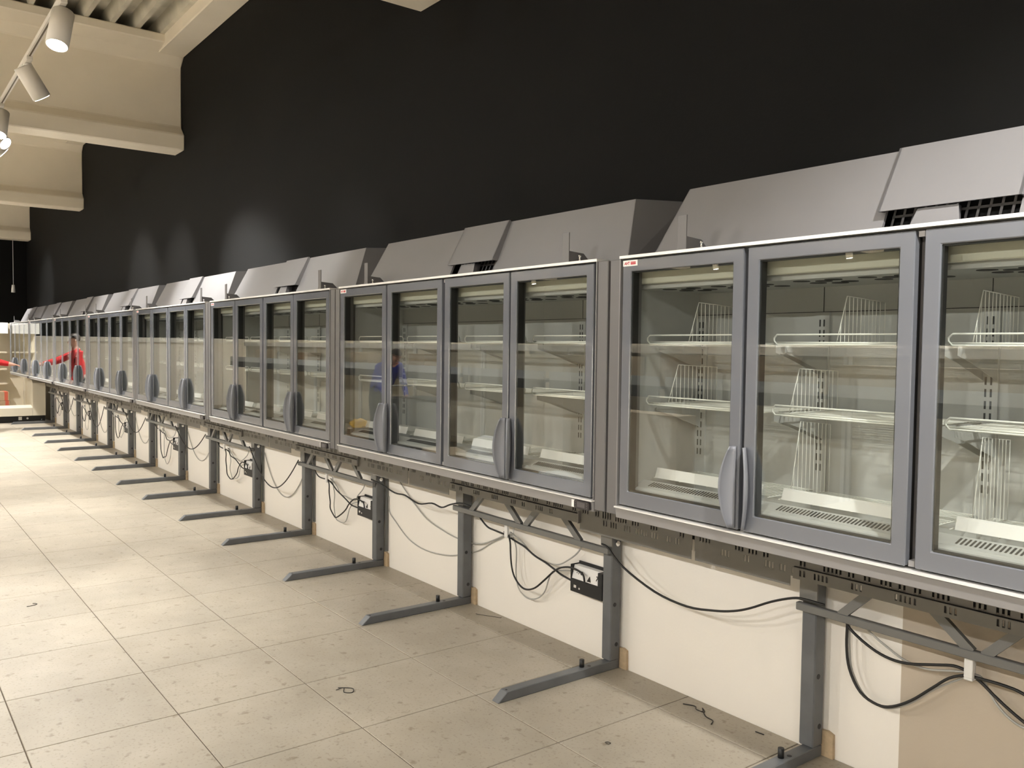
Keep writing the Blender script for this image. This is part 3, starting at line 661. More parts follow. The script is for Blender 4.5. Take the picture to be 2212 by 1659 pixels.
# ================================================================== CABLES
CAB = {
    'K1': (2.985, [(-3.148, 0.657), (-3.101, 0.645), (-2.993, 0.571), (-2.78, 0.499), (-2.581, 0.478), (-2.421, 0.499), (-2.318, 0.524), (-2.232, 0.558), (-2.127, 0.612), (-2.026, 0.652), (-1.969, 0.66), (-1.882, 0.659)]),
    'A_black1': (3.06, [(-1.827, 0.599), (-1.828, 0.5), (-1.813, 0.41), (-1.765, 0.334), (-1.694, 0.309), (-1.636, 0.322), (-1.564, 0.37), (-1.488, 0.442), (-1.429, 0.497), (-1.364, 0.53)]),
    'A_black2': (3.05, [(-1.831, 0.609), (-1.81, 0.573), (-1.739, 0.531), (-1.662, 0.506), (-1.579, 0.506), (-1.471, 0.534), (-1.411, 0.549), (-1.36, 0.545)]),
    'A_black3': (3.045, [(-1.352, 0.533), (-1.306, 0.534), (-1.246, 0.535), (-1.185, 0.528), (-1.117, 0.497), (-0.98, 0.44)]),
    'A_black4': (3.062, [(-1.354, 0.528), (-1.323, 0.516), (-1.261, 0.472), (-1.183, 0.427), (-1.101, 0.393), (-0.97, 0.375)]),
    'A_grey1': (3.07, [(-1.776, 0.611), (-1.735, 0.573), (-1.669, 0.538), (-1.599, 0.508), (-1.519, 0.5), (-1.436, 0.519), (-1.369, 0.535)]),
    'A_grey2': (3.080, [(-1.356, 0.526), (-1.327, 0.524), (-1.282, 0.456), (-1.233, 0.415), (-1.184, 0.4), (-1.103, 0.407), (-0.97, 0.43)]),
    'A_grey3': (3.075, [(-1.828, 0.596), (-1.824, 0.487), (-1.81, 0.399), (-1.759, 0.323), (-1.69, 0.3), (-1.631, 0.315), (-1.56, 0.364), (-1.485, 0.436), (-1.371, 0.52)]),
    'B_black1': (3.056, [(-4.354, 0.613), (-4.328, 0.588), (-4.248, 0.544), (-4.167, 0.535), (-4.056, 0.527), (-3.956, 0.507), (-3.875, 0.492), (-3.776, 0.458), (-3.683, 0.44), (-3.593, 0.415), (-3.538, 0.4), (-3.444, 0.386)]),
    'B_black2': (3.036, [(-4.047, 0.55), (-4.01, 0.545), (-3.987, 0.5), (-3.981, 0.434), (-3.97, 0.362), (-3.942, 0.304), (-3.883, 0.262), (-3.822, 0.255), (-3.746, 0.283), (-3.664, 0.346), (-3.585, 0.411), (-3.523, 0.447), (-3.446, 0.465), (-3.379, 0.46), (-3.341, 0.445), (-3.33, 0.411)]),
    'B_grey1': (3.083, [(-4.042, 0.544), (-4.013, 0.507), (-3.99, 0.467), (-3.984, 0.407), (-3.987, 0.307), (-3.962, 0.226), (-3.903, 0.19), (-3.833, 0.188), (-3.763, 0.216), (-3.712, 0.266), (-3.686, 0.33), (-3.661, 0.378), (-3.617, 0.403), (-3.468, 0.435)]),
    'B_grey2': (3.07, [(-4.033, 0.546), (-3.991, 0.536), (-3.901, 0.504), (-3.831, 0.463), (-3.745, 0.443), (-3.648, 0.437), (-3.576, 0.449), (-3.505, 0.487), (-3.431, 0.54), (-3.378, 0.602)]),
    'D_black': (2.985, [(-5.623, 0.662), (-5.47, 0.645), (-5.273, 0.613), (-5.131, 0.616), (-4.951, 0.586), (-4.781, 0.615), (-4.66, 0.606), (-4.559, 0.64), (-4.445, 0.667), (-4.332, 0.665)]),
    'D_grey1': (3.1040, [(-5.44, 0.70), (-5.40, 0.655), (-5.22, 0.545), (-5.03, 0.452), (-4.81, 0.408), (-4.64, 0.39), (-4.42, 0.396), (-4.27, 0.445), (-4.09, 0.525)]),
    'D_grey2': (3.1125, [(-5.585, 0.53), (-5.58, 0.42), (-5.49, 0.36), (-5.29, 0.262), (-5.06, 0.228), (-4.80, 0.246), (-4.63, 0.284), (-4.42, 0.352), (-4.27, 0.434), (-4.08, 0.522)]),
}
def cable(key, pts, black, label):
    b = MB(); P = smooth_path(pts, 4); b.tube(P, 0.0055 if black else 0.0042, 6)
    o = b.build('power_cable', M['blackcable' if black else 'greycable'], org=P[len(P)//2])
    tag(o, label, 'cable', 'cables hanging under the freezers'); return o
HOW = {'A_black1': 'in a deep loop', 'A_black2': 'running nearly level', 'A_black3': 'leaving the clip level', 'A_black4': 'dropping from the clip', 'A_grey1': 'running nearly level',
       'A_grey2': 'dropping from the clip', 'A_grey3': 'in a deep loop', 'B_black1': 'sloping', 'B_black2': 'in a deep loop', 'B_grey1': 'in a deep loop', 'B_grey2': 'in a shallow curve',
       'D_grey1': 'in a shallow curve', 'D_grey2': 'in a deep curve'}
for k, (y, pts) in CAB.items():
    blk = 'black' in k or k == 'K1'
    where = {'K': 'drooping between the first two stands from ' + LAND, 'A': 'at the stand by ' + LAND,
             'B': 'under the second stand from ' + LAND, 'D': 'between second and third stands from ' + LAND}[k[0]]
    cable(k, [(x, y, z) for x, z in pts], blk, ('black' if blk else 'grey') + ' cable ' + (HOW[k]+' ' if k in HOW else '') + where)
# the farther stands carry the same tangle, each hung a little differently
xlB, xrB = STANDS[1]
for n in list(range(2, 8)):
    xl, xr = STANDS[n]; rnd = random.Random(50+n)
    for k in ('B_black1', 'B_black2', 'B_grey1', 'B_grey2'):
        y, pts = CAB[k]; zs = rnd.uniform(0.75, 1.25); out = []
        for i, (x, z) in enumerate(pts):
            t = (x-xlB)/(xrB-xlB); e = math.sin(math.pi*i/(len(pts)-1))
            out.append((xl+t*(xr-xl)+rnd.uniform(-0.02, 0.02)*e, y, 0.53+(z-0.53)*(1+(zs-1)*e)+rnd.uniform(-0.015, 0.015)*e if z < 0.53 else z))
        cable(k, out, 'black' in k, ('black' if 'black' in k else 'grey') + ' cable %s under the %s stand from %s' % (HOW[k], ORD[n], LAND))
    xa, xb = xr-0.02, STANDS[n-1][0]-0.03
    if n >= 3:
        dp = rnd.uniform(0.16, 0.30)
        cable('', [(xa+(xb-xa)*t, 2.985, 0.655-dp*4*t*(1-t)*(1+0.25*math.sin(3*t))) for t in [i/8 for i in range(9)]], True,
              'black cable drooping between %s and %s stands from %s' % (ORD[n-1], ORD[n], LAND))
        dp = rnd.uniform(0.28, 0.42)
        cable('', [(xa+0.075+(xb-xa-0.17)*t, 3.108, 0.60-dp*4*t*(1-t)) for t in [i/8 for i in range(9)]], False,
              'grey cable drooping between %s and %s stands from %s' % (ORD[n-1], ORD[n], LAND))
# ================================================================== TRACK LIGHTS
def make_track(y, x0, x1, label):
    R = empty('light_track', ((x0+x1)/2, y, TRACK_Z)); tag(R, label, 'light track')
    b = MB(); b.box(x0, x1, y-0.018, y+0.018, TRACK_Z, TRACK_Z+0.036); b.build('rail', M['track'], R)
    b = MB(); b.box(x0+0.02, x1-0.02, y-0.006, y+0.006, TRACK_Z-0.0006, TRACK_Z); b.build('rail_slot', M['trackslot'], R)
    b = MB()
    for xc in (-22.5, -16.62, -10.807, -5.0, 0.8):
        if x0 < xc < x1: b.cyl((xc, y, TRACK_Z+0.036), (xc, y, 3.958), 0.006, 6)
    b.build('hanger', M['track'], R)
def spot(x, y, aim, label, power=SPOT_W, cone=100, blend=0.8, lit=True):
    R = empty('track_spotlight', (x, y, TRACK_Z)); tag(R, label, 'spotlight', 'white track spotlights')
    b = MB(); b.box(x-0.10, x+0.10, y-0.022, y+0.022, TRACK_Z-0.032, TRACK_Z-0.001); b.build('adapter', M['track'], R, bevel=0.004)
    b = MB(); b.cyl((x, y, TRACK_Z-0.075), (x, y, TRACK_Z-0.026), 0.012, 10); b.cyl((x, y, TRACK_Z-0.050), (x, y, TRACK_Z-0.034), 0.022, 12); b.build('stem', M['track'], R)
    c = Vector((x, y, TRACK_Z-0.125)); d = (Vector(aim)-c).normalized()
    a0, a1 = c-d*0.07, c+d*0.185
    b = MB(); b.cyl(a0, a1, 0.070, 24); b.cyl(a1, a1+d*0.004, 0.070, 24, 0.066); b.build('can', M['track'], R)
    b = MB(); b.cyl(a1+d*0.0042, a1+d*0.006, 0.060, 20); b.build('lens', M['lens'], R)
    ld = bpy.data.lights.new('spot', 'SPOT'); ld.energy = power; ld.color = LIGHT_COL; ld.spot_size = math.radians(cone); ld.spot_blend = blend; ld.shadow_soft_size = 0.04
    lo = bpy.data.objects.new('lamp', ld); COL.objects.link(lo); lo.parent = R
    lo.location = a1+d*0.02-Vector((x, y, TRACK_Z)); lo.rotation_euler = d.to_track_quat('-Z', 'Y').to_euler()
make_track(TRACK_Y, -22.6, 5.5, 'white lighting track with spotlights running along the freezer row')
make_track(-3.3, -22.6, 5.5, 'white lighting track with spotlights above the gondola shelving')
make_track(-7.5, -22.6, 5.5, 'unseen white lighting track with added spotlights in the middle of the hall')
make_track(-11.5, -22.6, 5.5, 'unseen white lighting track with added spotlights near the wall opposite the freezers')
NEAR = 'white track spotlight aimed down over the freezer aisle'
AISLE = [(4.0, 4.0, 1.6, 0, 0.5, 100), (2.2, 2.0, 1.5, 0, 0.4, 100), (0.4, -0.7, 2.6, 2.0, 1.8, 55), (-1.4, -1.4, 1.7, 0, 0.26, 95), (-3.1, -3.3, 1.8, 0, 0.30, 95), (-4.8, -6.2, 1.3, 0, 0.30, 60), (-5.2, -6.2, 2.75, 2.25, 0.6, 44),
         (-6.42, -5.3, 0.3, 0, 1.5, 80), (-7.86, -8.6, 3.1, 0.8, 0.9, 90), (-9.55, -8.0, 0.5, 0, 1.9, 90), (-10.3, -8.75, 2.75, 2.25, 1.8, 42), (-10.6, -10.9, 3.1, 2.2, 1.3, 50),
         (-11.6, -11.4, 1.2, 0, 2.2, 100), (-13.0, -12.6, 3.1, 2.2, 1.2, 55), (-14.2, -14.2, 1.2, 0, 2.4, 100), (-16.0, -16.0, 1.4, 0, 2.4, 100), (-17.8, -17.8, 1.3, 0, 2.4, 100),
         (-18.6, -20.3, 2.2, 1.9, 1.5, 55), (-19.4, -20.3, 3.1, 2.6, 1.0, 55), (-20.4, -20.6, 1.8, 1.0, 1.4, 100)]
for x in (-2.3, -5.4, -10.0, -12.3, -15.1, -18.2): spot(x, TRACK_Y, (x, -2.6, 0.9), 'added white track spotlight brightening the gondola shelving', SPOT_W*GOND_F, 80, 0.8)  # unseen fill spots, added so the gondola fronts are brighter
for n, (x, ax, ay, az, pw, cone) in enumerate(AISLE):
    if az > 1.8: spot(x, TRACK_Y, (ax, ay, az), 'white track spotlight turned towards the black wall' if az > 2 else 'white track spotlight turned towards %s' % ('the freezer with wire dividers' if n < 5 else 'the white header of the cream cooler, added to brighten it'), SPOT_W*pw, cone, 0.9)  # the header spot is added to brighten that header
    else: spot(x, TRACK_Y, (ax, ay, az), 'white track spotlight over the aisle, %s on its track from %s' % ((ORD+['tenth', 'eleventh', 'twelfth', 'thirteenth', 'fourteenth', 'fifteenth', 'sixteenth', 'seventeenth', 'eighteenth', 'nineteenth', 'twentieth'])[n], 'the near wall'), SPOT_W*pw, cone)
for y, lab, dy, pf, cone in ((-3.3, 'white track spotlight above the gondola shelving', 2.6, FRONT_F, 140), (-7.5, 'added white track spotlight in the middle of the hall', 0.3, HALL_F, 110),
                             (-11.5, 'added white track spotlight near the wall opposite the freezers', -0.3, HALL_F, 110)):  # both hall rows are unseen, added to bounce light up off the floor
    for x in (-20.5, -17, -13.5, -10, -6.5, -3, 0.5, 4):
        spot(x, y, (x+0.3, y+dy, 0), lab, SPOT_W*pf, cone, 0.6)
# thin lead with a plug hanging in front of the black wall
b = MB(); b.cyl((-22.3, 2.75, 2.92), (-22.3, 2.75, 3.957), 0.006, 6); P_ = b.build('hanging_lead', M['white'], org=Vector((-22.3, 2.75, 2.7)))
tag(P_, 'thin white lead with a plug hanging from a ceiling beam', 'lead')
b = MB(); b.cyl((-22.3, 2.75, 2.75), (-22.3, 2.75, 2.92), 0.045, 10, 0.03); b.build('plug', M['white'], P_)

# ================================================================== CREAM COOLER AT THE FAR END
C = empty('cream_cooler', (-20.3, 2.45, 0)); tag(C, 'cream low-fronted cooler with white header and black plinth at the row end', 'cooler')
y0, y1 = 1.90, 2.98
b = MB(); b.box(-20.9, -19.78, y0, y1, 0.0, 0.135); b.build('plinth', M['black'], C)
b = MB(); b.prism([(-19.70, 0.136), (-19.70, 0.30), (-19.84, 0.345), (-19.92, 0.345), (-19.92, 0.25), (-20.85, 0.25), (-20.85, 0.136)], 'y', y0, 2.742); b.build('front_tub', M['cream'], C, bevel=0.004)
b = MB(); b.prism([(-19.70, 0.136), (-19.70, 0.80), (-19.78, 0.86), (-20.88, 0.92), (-20.88, 0.136)], 'y', 2.744, y1); b.build('side_panel', M['cream'], C, bevel=0.004)
b = MB(); b.box(-20.90, -20.86, y0, 2.742, 0.25, 2.02); b.build('back_panel', M['gond'], C)
b = MB(); b.box(-20.86, -20.30, y0, 2.40, 1.80, 2.025); b.build('header', M['headerw'], C, bevel=0.006)
for z in (0.75, 1.05, 1.40):
    b = MB(); b.box(-20.86, -20.45, y0+0.02, 2.39, z, z+0.03); b.build('shelf', M['gond'], C)
b = MB(); b.box(-19.7805, -19.775, 2.5, 2.56, 0.05, 0.115); b.cyl((-19.781, 2.66, 0.08), (-19.772, 2.66, 0.08), 0.02, 10); b.build('plinth_switch', M['white'], C)
def carton(x, y, z, w, d, h, label, tape=True, rot=0.0, m='card', grp='cardboard boxes', cat='box'):
    R = empty('cardboard_box', (x, y, z)); tag(R, label, cat, grp); R.rotation_euler.z = rot
    def B(): return MB()
    k = B(); k.box(-w/2, w/2, -d/2, d/2, 0, h); o = k.build('carton', M[m], None, (0, 0, 0), bevel=0.004); o.parent = R
    k = B(); k.box(-w/2, -0.002, -d/2, d/2, h, h+0.003); k.box(0.002, w/2, -d/2, d/2, h, h+0.003); o = k.build('flap', M[m], None, (0, 0, 0)); o.parent = R
    if tape:
        k = B(); t = 0.0008
        for s in (-0.38, 0.38):
            k = B(); k.box(-w/2-t, w/2+t, s*d-0.03, s*d+0.03, h*0.02, h+0.0045)
            o = k.build('tape', M['redtape'], None, (0, 0, 0)); o.parent = R
    return R
carton(-20.18, 2.16, 0.2502, 0.40, 0.44, 0.185, 'lower red-taped cardboard box stacked inside the cream cooler')
carton(-20.18, 2.15, 0.4402, 0.39, 0.43, 0.175, 'upper red-taped cardboard box stacked inside the cream cooler')

# ================================================================== GONDOLA ROW OPPOSITE (seen mirrored in the freezer glass)
def gondola(x, n):
    R = empty('gondola_unit', (x, -2.95, 0)); tag(R, 'cream gondola shelf unit with grey shelves, %s from the red-jacketed person' % ORD[n], 'shelving', 'gondola shelving units opposite the freezers')
    w = 2.08
    b = MB(); b.box(x-w/2, x+w/2, -3.02, -2.98, 0.1, 1.60); b.build('back_panel', M['gond'], R)
    for s in (-1, 1):
        b = MB(); b.box(x+s*(w/2-0.02)-0.02, x+s*(w/2-0.02)+0.02, -3.03, -2.95, 0, 1.63); b.build('post', M['headerw'], R)
    b = MB(); b.box(x-w/2+0.04, x+w/2-0.04, -2.98, -2.45, 0, 0.16); b.build('base_shelf', M['gond'], R)
    b = MB(); b.box(x-w/2+0.04, x+w/2-0.04, -2.95, -2.55, 1.18, 1.215); sh = b.build('shelf', M['shelfdark'], R)
    b = MB(); b.box(x-w/2+0.04, x+w/2-0.04, -2.555, -2.535, 1.215, 1.33); b.build('ticket_edge', M['shelfgrey'], sh)
    b = MB(); b.box(x-w/2+0.04, x+w/2-0.04, -2.555, -2.535, 1.08, 1.215); b.build('shelf_fascia', M['shelfdark'], sh)
    b = MB(); b.box(x-w/2, x+w/2, -3.04, -2.90, 1.60, 1.69); b.build('top_rail', M['headerw'], R)
for n, k in enumerate(range(9)): gondola(-20.5+k*2.1, n)
rnd = random.Random(3)
for k, (x, w, h) in enumerate(((-19.7, 0.6, 0.3), (-17.2, 0.5, 0.26), (-14.6, 0.7, 0.3), (-12.5, 0.5, 0.3), (-8.1, 1.2, 0.34), (-6.1, 1.7, 0.37), (-3.9, 1.6, 0.30))):
    carton(x, -2.76, 1.2155, w, 0.32, h, 'plain cardboard box standing on a gondola shelf', False, 0, 'card' if k % 2 else 'card2')
# loose packaging on the floor between the gondolas and the aisle
for x, y, z, w, d, h, rot, m in ((-10.2, -1.75, 0.0, 0.9, 0.5, 0.16, 0.3, 'card2'), (-9.2, -1.8, 0.0, 0.9, 0.6, 0.14, -0.2, 'card2'), (-12.6, -1.6, 0.0, 0.4, 0.4, 0.3, 0.5, 'card'),
                                 (-8.1, -2.0, 0.0, 0.7, 0.3, 1.05, 0.1, 'card2'), (-6.6, -2.0, 0.0, 1.2, 0.3, 0.95, 0.0, 'card2')):
    carton(x, y, z, w, d, h, 'pale cardboard carton lying on the floor in front of the gondolas' if h < 0.5 else 'tall pale carton standing in front of the gondolas', False, rot, m, 'cartons on the aisle floor')
def bag(x, y, z, r, seed, m='film', label='crumpled clear plastic bag lying on the aisle floor'):
    bm = bmesh.new(); bmesh.ops.create_icosphere(bm, subdivisions=3, radius=1); rr = random.Random(seed)
    ph = [(rr.uniform(2, 7), rr.uniform(2, 7), rr.uniform(2, 7), rr.uniform(0, 6)) for _ in range(6)]
    for v in bm.verts:
        c = v.co; q = sum(math.sin(a*c.x+b_*c.y+g*c.z+p) for a, b_, g, p in ph)/6
        s = 1+0.45*q; v.co = Vector((c.x*s*r*1.3, c.y*s*r, max(-0.45, c.z*s)*r*0.75+r*0.34))
    me = bpy.data.meshes.new('bag'); bm.to_mesh(me); bm.free(); me.materials.append(M[m])
    o = bpy.data.objects.new('plastic_bag', me); COL.objects.link(o); o.location = (x, y, z); tag(o, label, 'bag', 'plastic bags')
bag(-9.2, -1.8, 0.1436, 0.26, 1, label='large crumpled clear plastic bag heaped on a pale carton'); bag(-10.0, -1.1, 0.0, 0.20, 2); bag(-8.3, -1.10, 0.0, 0.30, 3); bag(-7.1, -1.2, 0.0, 0.26, 5)
bag(-12.6, -1.6, 0.3036, 0.13, 4, 'yellow', 'crumpled yellow plastic bag on a cardboard box')

# ================================================================== PEOPLE
def person(name, label, J, cloth, facing, hair=True):
    """J: joint -> (Vector, radius); one skinned body"""
    names = list(J); edges = [('hip', 'belly'), ('belly', 'chest'), ('chest', 'neck'), ('neck', 'jaw'), ('jaw', 'head'), ('head', 'crown')]
    for s in 'LR':
        edges += [('chest', 'sh'+s), ('sh'+s, 'el'+s), ('el'+s, 'wr'+s), ('wr'+s, 'pa'+s), ('hip', 'th'+s), ('th'+s, 'kn'+s), ('kn'+s, 'an'+s), ('an'+s, 'to'+s)]
    # fingers
    for s in 'LR':
        pa, wr = J['pa'+s][0], J['wr'+s][0]; d = (pa-wr).normalized(); side = d.cross(Vector((0, 0, 1)))
        side = side.normalized() if side.length > 0.1 else Vector((1, 0, 0)); nrm = side.cross(d)
        for k, (off, ln) in enumerate(((-0.030, 0.062), (-0.010, 0.075), (0.010, 0.070), (0.030, 0.055))):
            a = pa+d*0.012+side*off; q = a+d*ln*0.5-nrm*0.008; e = a+d*ln-nrm*0.028
            J['f%s%da' % (s, k)] = (a, 0.0105); J['f%s%db' % (s, k)] = (q, 0.009); J['f%s%dc' % (s, k)] = (e, 0.0075)
            edges += [('pa'+s, 'f%s%da' % (s, k)), ('f%s%da' % (s, k), 'f%s%db' % (s, k)), ('f%s%db' % (s, k), 'f%s%dc' % (s, k))]
        a = wr+d*0.03+side*(-0.040); e = wr+d*0.075+side*(-0.065)-nrm*0.015
        J['t%sa' % s] = (a, 0.012); J['t%sb' % s] = (e, 0.009); edges += [('wr'+s, 't%sa' % s), ('t%sa' % s, 't%sb' % s)]
    names = list(J)
    base = J['hip'][0].copy(); base.z = 0
    me = bpy.data.meshes.new(name); me.from_pydata([J[n][0]-base for n in names], [(names.index(a), names.index(b_)) for a, b_ in edges], [])
    o = bpy.data.objects.new(name, me); COL.objects.link(o)
    md = o.modifiers.new('skin', 'SKIN'); md.use_smooth_shade = True
    sv = me.skin_vertices[0].data
    for n, v in zip(names, sv):
        r = J[n][1]; v.radius = r if isinstance(r, tuple) else (r, r); v.use_root = (n == 'hip')
    s2 = o.modifiers.new('sub', 'SUBSURF'); s2.levels = 1; s2.render_levels = 1
    dg = bpy.context.evaluated_depsgraph_get(); body = bpy.data.meshes.new_from_object(o.evaluated_get(dg))
    bpy.data.objects.remove(o); bpy.data.meshes.remove(me)
    body.materials.clear()
    for m in ('skin', cloth, 'trouser', 'shoe'): body.materials.append(M[m])
    zone = {}
    for n in names:
        if n[:2] in ('sh', 'el') or n in ('belly', 'chest'): zone[n] = 1
        elif n[:2] in ('th', 'kn') or n == 'hip': zone[n] = 2
        elif n[:2] in ('an', 'to'): zone[n] = 3
        else: zone[n] = 0
    segs = [(J[a][0]-base, J[b_][0]-base, zone[a], zone[b_]) for a, b_ in edges]
    for p in body.polygons:
        c = p.center; best = (1e9, 0)
        for a, b_, za, zb in segs:
            ab = b_-a; t = max(0, min(1, (c-a).dot(ab)/max(ab.length_squared, 1e-9))); d = (c-a-ab*t).length
            if za == 1 and zb == 0 and (b_-a).length > 0.15: z = 1 if t < 0.93 else 0          # sleeve ends at the wrist
            elif za == 1 and zb == 0: z = 1 if t < 0.35 else 0
            elif za == 2 and zb == 3: z = 2 if t < 0.92 else 3
            elif za == 2 and zb == 1: z = 2 if t < 0.35 else 1
            else: z = za if t < 0.5 else zb
            if d < best[0]: best = (d, z)
        p.material_index = best[1]; p.use_smooth = True
    P = bpy.data.objects.new(name, body); COL.objects.link(P); P.location = base; tag(P, label, 'person')
    # hair, eyes, ears, nose
    h = J['head'][0]-base; f = facing.normalized(); upv = (J['crown'][0]-J['jaw'][0]).normalized(); sd = f.cross(upv).normalized()
    bm = bmesh.new(); bmesh.ops.create_icosphere(bm, subdivisions=3, radius=1)
    kill = []
    for v in bm.verts:
        c = v.co.copy(); v.co = h+upv*0.045-f*0.012+sd*c.x*0.088-f*c.y*0.108+upv*c.z*0.105
        if (c.y < -0.25 and c.z < 0.35) or c.z < -0.65: kill.append(v)
    bmesh.ops.delete(bm, geom=kill, context='VERTS'); hm = bpy.data.meshes.new('hair'); bm.to_mesh(hm); bm.free(); hm.materials.append(M['hair'])
    for p in hm.polygons: p.use_smooth = True
    ho = bpy.data.objects.new('hair', hm); COL.objects.link(ho); ho.parent = P
    for s in (-1, 1):
        b = MB(); e = h+f*0.086+sd*s*0.033+upv*0.0; b.cyl(e, e+f*0.004, 0.008, 8); b.build('eye', M['black'], P, (0, 0, 0))
        b = MB(); e = h+sd*s*0.082-f*0.008; b.tube([e-upv*0.03, e+sd*s*0.010, e+upv*0.028-f*0.006], [0.008, 0.013, 0.010], 6); b.build('ear', M['skin'], P, (0, 0, 0))
    b = MB(); b.tube([h+f*0.082+upv*0.012, h+f*0.102-upv*0.028, h+f*0.088-upv*0.036], [0.007, 0.013, 0.009], 6); b.build('nose', M['skin'], P, (0, 0, 0))
    b = MB(); b.tube([h+f*0.080-upv*0.062-sd*0.022, h+f*0.087-upv*0.060, h+f*0.080-upv*0.062+sd*0.022], 0.005, 6); b.build('mouth', M['redcloth'], P, (0, 0, 0))
    return P
V = Vector
px, py = -18.05, 1.58
J = {'hip': (V((px, py, 0.97)), (0.165, 0.14)), 'belly': (V((px, py+0.01, 1.14)), (0.185, 0.15)), 'chest': (V((px, py+0.02, 1.36)), (0.20, 0.155)),
     'neck': (V((px, py+0.04, 1.53)), 0.058), 'jaw': (V((px, py+0.06, 1.585)), 0.062), 'head': (V((px, py+0.075, 1.665)), (0.080, 0.096)), 'crown': (V((px, py+0.06, 1.745)), (0.062, 0.07)),
     'shL': (V((px-0.19, py+0.04, 1.43)), 0.070), 'elL': (V((px-0.20, py+0.30, 1.29)), 0.078), 'wrL': (V((px-0.15, py+0.60, 1.215)), 0.048), 'paL': (V((px-0.145, py+0.675, 1.212)), (0.042, 0.02)),
     'shR': (V((px+0.19, py+0.02, 1.43)), 0.070), 'elR': (V((px+0.25, py+0.05, 1.14)), 0.052), 'wrR': (V((px+0.24, py+0.16, 0.91)), 0.036), 'paR': (V((px+0.235, py+0.19, 0.835)), (0.042, 0.02)),
     'thL': (V((px-0.095, py, 0.88)), 0.098), 'knL': (V((px-0.11, py+0.02, 0.50)), 0.066), 'anL': (V((px-0.12, py-0.02, 0.085)), 0.046), 'toL': (V((px-0.135, py+0.16, 0.042)), 0.042),
     'thR': (V((px+0.095, py, 0.88)), 0.098), 'knR': (V((px+0.12, py+0.03, 0.50)), 0.066), 'anR': (V((px+0.13, py-0.06, 0.085)), 0.046), 'toR': (V((px+0.15, py+0.12, 0.042)), 0.042)}
person('person', 'person in a red jacket reaching out to a freezer door handle', J, 'redcloth', V((0.05, 1, -0.1)))
px, py = -12.25, -1.75
J = {'hip': (V((px, py, 0.93)), (0.17, 0.15)), 'belly': (V((px+0.10, py, 1.10)), (0.185, 0.16)), 'chest': (V((px+0.28, py, 1.25)), (0.20, 0.165)),
     'neck': (V((px+0.42, py, 1.375)), 0.058), 'jaw': (V((px+0.475, py, 1.42)), 0.062), 'head': (V((px+0.54, py, 1.47)), (0.080, 0.096)), 'crown': (V((px+0.58, py, 1.535)), (0.062, 0.07)),
     'shL': (V((px+0.35, py+0.19, 1.31)), 0.085), 'elL': (V((px+0.46, py+0.22, 0.98)), 0.050), 'wrL': (V((px+0.64, py+0.15, 0.85)), 0.036), 'paL': (V((px+0.71, py+0.13, 0.83)), (0.042, 0.02)),
     'shR': (V((px+0.35, py-0.19, 1.31)), 0.085), 'elR': (V((px+0.46, py-0.22, 0.98)), 0.050), 'wrR': (V((px+0.64, py-0.15, 0.85)), 0.036), 'paR': (V((px+0.71, py-0.13, 0.83)), (0.042, 0.02)),
     'thL': (V((px, py+0.095, 0.86)), 0.098), 'knL': (V((px+0.06, py+0.11, 0.49)), 0.066), 'anL': (V((px-0.02, py+0.12, 0.085)), 0.046), 'toL': (V((px+0.16, py+0.135, 0.042)), 0.042),
     'thR': (V((px, py-0.095, 0.86)), 0.098), 'knR': (V((px-0.02, py-0.11, 0.49)), 0.066), 'anR': (V((px-0.16, py-0.12, 0.085)), 0.046), 'toR': (V((px+0.02, py-0.135, 0.042)), 0.042)}
person('person', 'person in a blue shirt bending forward beside the gondolas', J, 'bluecloth', V((0.8, 0, -0.6)))

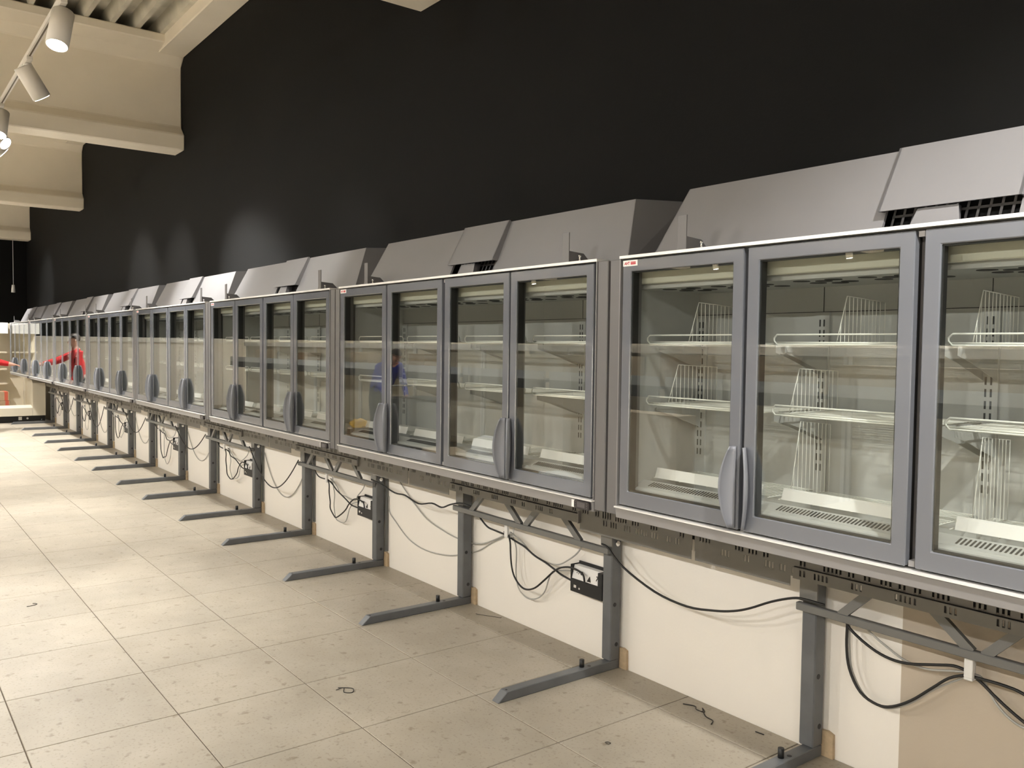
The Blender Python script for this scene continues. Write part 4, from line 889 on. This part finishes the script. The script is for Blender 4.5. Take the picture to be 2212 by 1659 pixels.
# black tub trolley beside the person in blue
T = empty('tub_trolley', (-11.15, -1.75, 0)); tag(T, 'black tub trolley with a bent grey push handle', 'trolley')
x0, x1, y0, y1 = -11.45, -10.75, -2.05, -1.45
b = MB(); b.box(x0, x1, y0, y1, 0.16, 0.20); b.box(x0, x0+0.02, y0, y1, 0.20, 0.86); b.box(x1-0.02, x1, y0, y1, 0.20, 0.86); b.box(x0+0.02, x1-0.02, y0, y0+0.02, 0.20, 0.86); b.box(x0+0.02, x1-0.02, y1-0.02, y1, 0.20, 0.86)
b.build('tub', M['shelfdark'], T, bevel=0.004)
b = MB(); b.tube([(x0+0.01, y0+0.01, 0.87), (x1-0.01, y0+0.01, 0.87), (x1-0.01, y1-0.01, 0.87), (x0+0.01, y1-0.01, 0.87)], 0.014, 8, True); b.build('rim', M['stand'], T)
b = MB(); b.tube(smooth_path([(x0-0.012, y0+0.08, 0.80), (x0-0.06, y0+0.08, 1.0), (x0-0.14, y0+0.12, 1.03), (x0-0.14, y1-0.12, 1.03), (x0-0.06, y1-0.08, 1.0), (x0-0.012, y1-0.08, 0.80)]), 0.013, 8); b.build('handle', M['greycable'], T)
for x in (x0+0.08, x1-0.08):
    for y in (y0+0.07, y1-0.07):
        b = MB(); b.cyl((x, y-0.016, 0.065), (x, y+0.016, 0.065), 0.065, 16); b.box(x-0.02, x+0.02, y-0.024, y-0.018, 0.06, 0.16); b.box(x-0.02, x+0.02, y+0.018, y+0.024, 0.06, 0.16); b.build('castor', M['black'], T)
# ================================================================== LITTER ON THE FLOOR
def litter(pts, r, label):
    b = MB(); P = smooth_path([(x, y, r+z) for x, y, z in pts], 4); b.tube(P, r, 5)
    tag(b.build('cable_tie_scrap', M['debris'], org=V((pts[0][0], pts[0][1], 0))), label, 'litter', 'dark scraps on the floor')
litter([(-3.72, 1.80, 0), (-3.70, 1.83, 0), (-3.66, 1.85, 0.004), (-3.63, 1.83, 0), (-3.655, 1.80, 0), (-3.69, 1.815, 0.006), (-3.70, 1.78, 0)], 0.0022, 'curled dark cable tie lying on an open floor tile')
litter([(-2.62, 3.02, 0), (-2.57, 3.045, 0), (-2.53, 3.01, 0.006), (-2.50, 3.03, 0), (-2.53, 3.05, 0.003), (-2.47, 3.00, 0), (-2.42, 2.99, 0), (-2.40, 2.955, 0)], 0.0025, 'long twisted dark cable tie lying by the wall near ' + LAND)
litter([(-4.28, 3.00, 0), (-4.25, 3.01, 0), (-4.16, 3.06, 0), (-4.13, 3.075, 0), (-4.13, 3.085, 0)], 0.0016, 'thin bent wire lying by the wall between two foot bars')
litter([(-6.05, 0.83, 0), (-6.03, 0.85, 0), (-6.01, 0.84, 0), (-6.00, 0.81, 0), (-6.0, 0.79, 0)], 0.002, 'short hooked dark scrap lying out on the open floor')
litter([(-2.550, 2.455, 0), (-2.545, 2.468, 0), (-2.532, 2.470, 0), (-2.530, 2.458, 0), (-2.542, 2.452, 0)], 0.0016, 'tiny dark ring of wire lying on the tiles')
litter([(-2.24, 3.055, 0), (-2.20, 3.06, 0)], 0.0025, 'short straight splinter lying by the wall')
